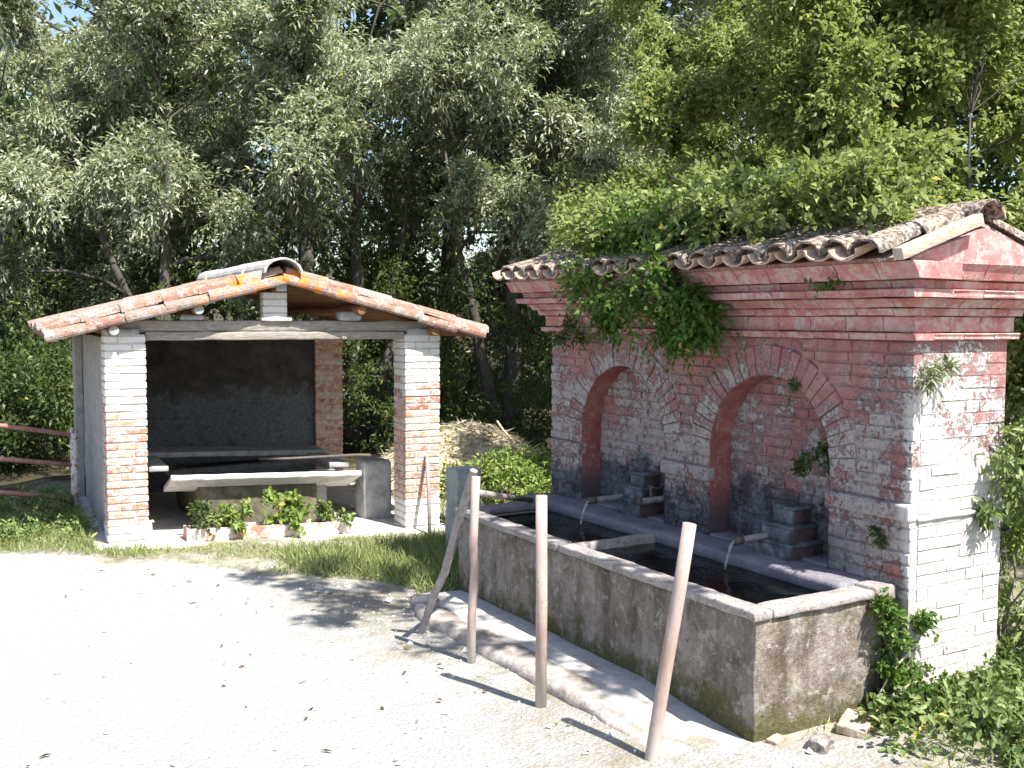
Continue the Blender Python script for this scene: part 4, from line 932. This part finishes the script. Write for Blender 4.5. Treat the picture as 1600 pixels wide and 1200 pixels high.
plant('wall_plant', 'small dull green tuft hanging from the far end of the cornice', 'plant', (4.74, 6.98, 2.22), [(4.66, 6.98, 2.13, .11), (4.66, 7.06, 2.05, .09), (4.66, 6.86, 2.05, .10)], MT['under'], .045, .02, 18, 7, stemr=.004)
plant('wall_plant', 'mossy fern growing on the right edge of the near niche', 'plant', (4.90, 4.36, 1.42), [(4.83, 4.42, 1.40, .07), (4.80, 4.50, 1.33, .07), (4.80, 4.58, 1.27, .05), (4.83, 4.38, 1.32, .05)], MT['under'], .04, .016, 16, 7, stemr=.003)
plant('wall_plant', 'tiny sprig at the top right of the near niche arch', 'plant', (4.81, 4.62, 1.82), [(4.77, 4.62, 1.79, .045)], MT['under'], .03, .014, 12, 6, stemr=.003)
plant('wall_plant', 'small sprig hanging below the cornice tiles near the gable', 'plant', (4.68, 4.20, 2.48), [(4.58, 4.20, 2.42, .06), (4.58, 4.30, 2.45, .06), (4.58, 4.12, 2.45, .05)], MT['vivid'], .035, .02, 9, 6, stemr=.003)
plant('wall_plant', 'dark moss tuft on the lowest bricks near the wall corner', 'plant', (4.80, 3.94, .98), [(4.77, 3.94, .94, .045), (4.77, 3.97, .99, .03)], MT['under'], .03, .012, 14, 6, stemr=.002)
plant('wall_plant', 'sparse sage green weed sprouting from the sunlit end wall', 'plant', (4.90, 3.76, 1.92), [(4.88, 3.68, 1.92, .07), (4.98, 3.68, 1.94, .06), (4.83, 3.68, 1.87, .05)], MT['willow'], .05, .012, 14, 6, stemr=.003)
plant('creeper', 'trailing creeper with hanging leaves over the right edge of end wall', 'creeper', (5.75, 3.95, .2), [(5.62, 3.66, 1.55, .13), (5.50, 3.66, 1.40, .11), (5.58, 3.66, 1.28, .10), (5.72, 3.68, 1.48, .16), (5.66, 3.66, 1.15, .08), (5.40, 3.70, 1.10, .05)], MT['weed'], .065, .022, 14, 7, droop=.9, stemr=.006)
plant('ivy', 'dark green ivy clinging to the near right end of the trough', 'ivy', (4.72, 3.72, .02), [(4.70, 3.78, .55, .12), (4.74, 3.76, .40, .13), (4.80, 3.72, .26, .14), (4.68, 3.77, .28, .10), (4.86, 3.72, .50, .10), (4.62, 3.78, .62, .07), (4.84, 3.70, .12, .14), (4.95, 3.66, .10, .14)], MT['vivid'], .036, .024, 24, 9, droop=.5, stemr=.006)
# dry stalks leaning by the ivy
for i, (a, b) in enumerate((((4.45, 3.72, .04), (4.92, 3.60, .26)), ((4.52, 3.76, .06), (4.75, 3.70, .36)))):
    steel('dry_stalk', bendy(a, b, .06, 5, .02), .005, MT['dry'], ('long' if i == 0 else 'short') + ' dry straw-coloured stalk arching beside the ivy', 'stalk', None, 5)
# bush by the far corner of the fountain
cl = [(5.85 + random.uniform(-.5, .75), 9.6 + random.uniform(-.6, .9), .12 + random.random() * .42, .27) for _ in range(26)]
plant('green_bush', 'rounded lime green bush beyond the far corner of the fountain', 'bush', (5.6, 9.8, 0), cl, MT['lime'], .06, .03, 30, 9, droop=.2)
cl = [(5.72 + random.uniform(0, .5), 3.65 + random.uniform(-.15, .5), .25 + .9 * k / 7, .22) for k in range(8)]
plant('leafy_shrub', 'tall lime leaved shrub against the right edge of the fountain', 'shrub', (5.95, 3.95, .05), cl, MT['lime'], .07, .028, 20, 8, droop=.5)
cl = []
for i in range(84):
    x_ = 4.60 + random.random() * .8; cl.append((x_, 4.0 + i * .042 + random.uniform(-.08, .08), 2.62 + (x_ - 4.5) * .34 + random.uniform(.08, .34), .25))
plant('roof_shrub', 'green shrub boughs lying on the tiled roof of the fountain', 'shrub', (5.9, 5.8, .05), cl, MT['broad'], .062, .035, 24, 9, droop=.3, stemr=.008, shape='quad')
# planter plants
for i, (u, hgt, r, m, lab) in enumerate(((-.80, .26, .16, 'under', 'dark green plant at the shaded left end of the planter'), (-.62, .18, .13, 'lime', 'low light green plant in the left half of the planter'), (-.45, .20, .13, 'lime', 'small bright plant just left of the planter middle'),
        (.0, .30, .17, 'lime', 'tallest lime green plant in the middle of the planter'), (.2, .24, .17, 'lime', 'spreading large-leaved plant right of the planter middle'), (.52, .17, .13, 'weed', 'pale sprawling plant at the sunny right end of the planter'))):
    b = Hm @ Vector((u - .02, .01, hz(u) + .10)); cl = [(b.x + random.uniform(-.1, .1), b.y + random.uniform(-.10, .06), b.z + hgt * f, r * .8) for f in (.3, .6, .9)]
    plant('potted_plant', lab, 'plant', tuple(b), cl, MT[m], .07 if m == 'lime' and i > 2 else .05, .055 if i > 2 else .035, 11, 6, droop=.35, stemr=.005, group='plants in the long planter')

# straw heap with sticks
hp = thing('straw_heap', 'pale heap of dry straw and cut stalks behind the pillars', 'heap', (6.75, 12.75, 0))
mb = MB(); vs = []; fs = []; na, nr = 28, 9
for j in range(nr + 1):
    for i in range(na):
        a = 2 * math.pi * i / na; rr = j / nr; z = .72 * (1 - rr ** 1.7) + .10 * noise.noise(Vector((math.cos(a) * rr * 3, math.sin(a) * rr * 3, 1)))
        vs.append((math.cos(a) * rr * 1.55, math.sin(a) * rr * 1.2, z - .05))
for j in range(nr):
    for i in range(na): fs.append((j * na + i, j * na + (i + 1) % na, (j + 1) * na + (i + 1) % na, (j + 1) * na + i))
mb.add(vs, fs); mb.build('mound', MT['dry'], hp, True)
n = 5200; a = rng.uniform(0, 2 * math.pi, n); rr = np.sqrt(rng.random(n)); P = np.stack([np.cos(a) * rr * 1.5, np.sin(a) * rr * 1.2, .72 * (1 - rr ** 1.7) - .02 + rng.uniform(-.03, .05, n)], 1)
D = rng.normal(size=(n, 3)); D[:, 2] *= .3; st = (P, D, unit(n, .8), .16 * rng.uniform(.5, 1.5, n), .012 * rng.uniform(.6, 1.8, n), np.clip(rng.normal(.5, .3, n), 0, 1))
tag(leaf_obj('straw', st, MT['straw'], hp, fold=0, droop=.05), kind='stuff')
for i, (a, b) in enumerate((((7.50, 12.3, .22), (7.18, 12.55, .76)), ((7.05, 12.35, .55), (6.85, 12.45, .72)), ((6.05, 11.9, .26), (6.45, 11.75, .20)))):
    steel('stick', bendy(a, b, .02, 4, .015), .016, MT['dry'] if i < 2 else MT['twig'], ('long pale stick standing up out of the straw heap', 'short thin stick on top of the straw heap', 'dark curved stick at the foot of the straw heap')[i], 'stick', None, 6)

# ------------------------------------------------------------------ trees
def tree(name, label, base, stems, clumps, mat, leafL, leafW, twigs, per, droop, outw=.7, shape='quad', group=None, per_b=6, upn=.9):
    """stems: end points of the main limbs (relative); clumps: array (x,y,z,r) relative to the base"""
    t = thing(name, label, 'tree', base, 0, group); C = np.array([c[:3] for c in clumps]); Rd = np.array([c[3] for c in clumps])
    cen = C.mean(0) * np.array([1, 1, .85]); o = C - cen; o /= np.maximum(np.linalg.norm(o, axis=1, keepdims=True), .3)
    leaf_obj('crown', clump_leaves(C, Rd, twigs, per, o, outw, droop, leafL, leafW, .3, upn), mat, t, shape)
    mb = MB(); nodes = []
    for (b0, e, r) in stems:
        p = bendy(b0, e, 0, 9, .010); mb.tube(p, [r * (1.25 if i == 0 else 1) * (1 - .88 * i / 9) for i in range(10)], 9); nodes += [(q, r * (1 - .75 * i / 9)) for i, q in enumerate(p) if i > 2]
    mb.build('trunk', MT['bark'], t, True); lb = None
    for k, c in enumerate(C):
        c = Vector(c)
        if k % per_b == 0:
            if lb: lb.build('branch', MT['bark'], t, True)
            lb = MB()
            q, r = min(nodes, key=lambda n_: (n_[0] - c).length + max(0, n_[0].z - c.z) * 1.2); hub = c
            lb.tube(bendy(q, c, .10, 4, .05), [min(r * .5, .045) * (1 - .7 * i / 4) for i in range(5)], 5, False)
        else: lb.tube(bendy(hub, c, .05, 3, .05), [.013, .010, .007, .004], 4, False)
    lb.build('branch', MT['bark'], t, True); return t
def crown_clumps(n, rx, ry, z0, z1, r, shell=.55, per=6, br=.85):
    """boughs spread through the crown's shell, each a mass of leafy clumps"""
    out = []; boughs = []
    while len(boughs) < max(3, n // per):
        p = np.array([random.uniform(-1, 1), random.uniform(-1, 1), random.uniform(-1, 1)]); l = np.linalg.norm(p)
        if l > 1 or l < shell: continue
        c = np.array([p[0] * rx, p[1] * ry, (z0 + z1) / 2 + p[2] * (z1 - z0) / 2])
        if any(np.linalg.norm(c - q) < br * 1.15 for q in boughs) and random.random() < .8: continue
        boughs.append(c)
    for c in boughs:
        bs = br * random.uniform(.75, 1.3)
        for k in range(per):
            d = np.array([random.gauss(0, 1), random.gauss(0, 1), random.gauss(0, .7)]); d /= max(1e-3, np.linalg.norm(d)); q = c + d * bs * random.uniform(.4, 1.0)
            out.append((q[0], q[1], max(q[2], z0 * .8), r * random.uniform(.65, 1.2)))
    return out
def at(px, dist, z=None):
    d = right * ((px - 800) / 1609.0) + fwd; h = Vector((d.x, d.y, 0)); k = dist / fwd.xy.length / 1.0
    p = h * (dist / (h.dot(Vector((fwd.x, fwd.y, 0)).normalized()))); return Vector((p.x, p.y, gz(p.x, p.y)))
GW = 'silver willows behind the wash house'
WIL = [ # px, distance, clumps, rx, ry, z0, z1, stems, label
    (520, 17.5, 126, 3.6, 2.6, 2.3, 10.5, [((-.2, 0, 0), (-.5, .5, 6.6), .24), ((.35, .2, 0), (.7, .4, 6.6), .20), ((.9, .3, 0), (1.9, .8, 5.4), .14)], 'silvery willow with twin grey trunks rising behind the wash house roof'),
    (255, 16.5, 112, 3.0, 2.2, .9, 8.8, [((0, 0, 0), (.2, .5, 5.4), .18), ((.3, .2, 0), (-1.1, .5, 4.6), .14)], 'low hanging silver willow left of the wash house ridge'),
    (30, 18.5, 114, 3.0, 2.4, .8, 8.0, [((0, 0, 0), (-.3, .4, 5), .18), ((.2, 0, 0), (.9, .5, 4.4), .12)], 'willow at the left edge of the view behind the railing'),
    (800, 17.8, 120, 2.9, 2.2, 1.4, 9.8, [((0, 0, 0), (.3, .5, 6), .20), ((-.3, 0, 0), (-1.1, .4, 5.2), .14)], 'drooping willow between the wash house and the fountain'),
    (150, 22.0, 84, 3.6, 2.5, 4.5, 12.5, [((0, 0, 0), (.2, 0, 10), .28)], 'taller willow crown rising behind the left willows'),
    (690, 22.0, 96, 4.2, 2.5, 2.6, 12.5, [((0, 0, 0), (.5, 0, 10), .28), ((.5, 0, 0), (2.4, 0, 9), .18)], 'dark tall willow behind the middle of the tree row'),
    (985, 20.0, 96, 2.6, 2.2, 2.0, 11.0, [((0, 0, 0), (.2, 0, 9), .2)], 'slender willow showing above the far end of the fountain roof'),
]
for (px, ds, nc, rx, ry, z0, z1, st, lab) in WIL:
    b = at(px, ds); tree('willow_tree', lab, b, st, crown_clumps(nc, rx, ry, z0, z1, .66, .12), MT['willow'], .120, .034, 45, 16, .42, group=GW, outw=.5, upn=1.5)
GB = 'broad-leaved trees behind the fountain'
BRD = [
    (1085, 15.2, 132, 2.3, 1.8, 1.6, 8.2, [((0, 0, 0), (.2, .3, 5.0), .09), ((.2, 0, 0), (-.8, .2, 4.4), .06)], 'broad-leaved tree above the overhanging sapling'),
    (1290, 11.6, 132, 2.1, 1.6, 1.7, 7.0, [((0, 0, 0), (-.2, .2, 4.4), .08), ((.3, 0, 0), (.8, .3, 4.2), .06), ((.1, .2, 0), (.1, .6, 4.6), .05)], 'upright many-stemmed green tree behind the middle of the fountain'),
    (1510, 10.6, 132, 2.0, 1.6, 1.4, 6.8, [((0, 0, 0), (.2, .2, 4.3), .08), ((-.2, 0, 0), (-.8, .3, 4.2), .06)], 'green tree behind the pediment of the fountain'),
    (1700, 9.8, 72, 1.3, 1.3, .3, 4.0, [((0, 0, 0), (.1, .1, 2.8), .07)], 'green tree at the right edge beside the fountain'),
]
for (px, ds, nc, rx, ry, z0, z1, st, lab) in BRD:
    b = at(px, ds); tree('broadleaf_tree', lab, b, st, crown_clumps(nc, rx, ry, z0, z1, .48, .1, 6, .55), MT['broad'], .072, .042, 58, 14, .30, group=GB, upn=1.4)
# tree beside the camera's right whose bough reaches over the trough and dapples it
b = Vector((9.8, .2, gz(9.8, .2)))
cl = [(-5.2, 3.1, 5.7, .42), (-4.8, 2.5, 5.9, .42), (-5.4, 2.3, 5.6, .36), (-4.6, 3.5, 6.0, .42), (-5.0, 4.0, 5.8, .34), (-5.55, 3.3, 5.9, .36), (-4.3, 2.9, 6.2, .4), (-5.1, 1.7, 5.8, .34), (-5.0, 1.0, 5.9, .34), (-5.75, 3.7, 5.8, .38), (-5.95, 3.2, 5.7, .28), (-5.8, 4.2, 5.8, .28), (-5.5, 4.5, 5.9, .36), (-5.3, 3.9, 5.6, .3), (-6.1, 4.7, 5.7, .3), (-1.6, -1.2, 6.0, .6), (-1.0, .5, 6.5, .7), (-.2, -.6, 7.0, .8), (.6, .4, 6.8, .8), (1.0, -.6, 6.0, .7), (.3, .9, 7.4, .7), (-.6, 1.1, 6.2, .6)]
tree('shade_tree', 'broad tree on the bank whose long bough reaches over the trough', b, [((0, 0, 0), (.1, .1, 6.6), .17), ((0, 0, 3.4), (-5.6, 3.3, 5.8), .09)], cl, MT['broad'], .085, .05, 26, 9, .3, shape='six')
# undergrowth and the wood behind
cs = []
for i in range(420):
    px = random.uniform(-150, 1150); ds = random.uniform(14.8, 22); p = at(px, ds); cs.append((p.x, p.y, p.z + random.uniform(.1, 2.2 + (ds - 14.8) * .3), random.uniform(.5, .85)))
for i in range(60):
    px = random.uniform(-160, 150); p = at(px, random.uniform(13.9, 16)); cs.append((p.x, p.y, p.z + random.uniform(.1, 1.6), random.uniform(.4, .7)))
C = np.array([c[:3] for c in cs]); keep = np.array([not (-2.4 < house_uv(x, y)[0] < 2.4 and house_uv(x, y)[1] < 4.3) and (math.hypot(x - 7.05, y - 13.2) > 2.0 or y > 14.6) for x, y, z in C]); C = C[keep]; Rr = np.array([c[3] for c in cs])[keep]
ud = clump_leaves(C, Rr, 24, 11, None, 0, .3, .085, .035, .3, .8)
tag(leaf_obj('undergrowth', ud, MT['under'], None), 'dark shaded undergrowth at the feet of the willows', 'undergrowth', kind='stuff')
cs = []
for i in range(640):
    px = random.uniform(-260, 1860); ds = random.uniform(25, 33); p = at(px, ds); cs.append((p.x, p.y, p.z + random.random() ** .8 * (15 if px > 300 else 11 if px > 200 else 9), random.uniform(1.1, 1.7)))
C = np.array([c[:3] for c in cs]); wd = clump_leaves(C, np.array([c[3] for c in cs]), 21, 9, None, 0, .35, .38, .17, .3, .8)
tag(leaf_obj('woods', wd, MT['under'], None), 'dark wood closing the view behind the willows', 'woods', kind='stuff')
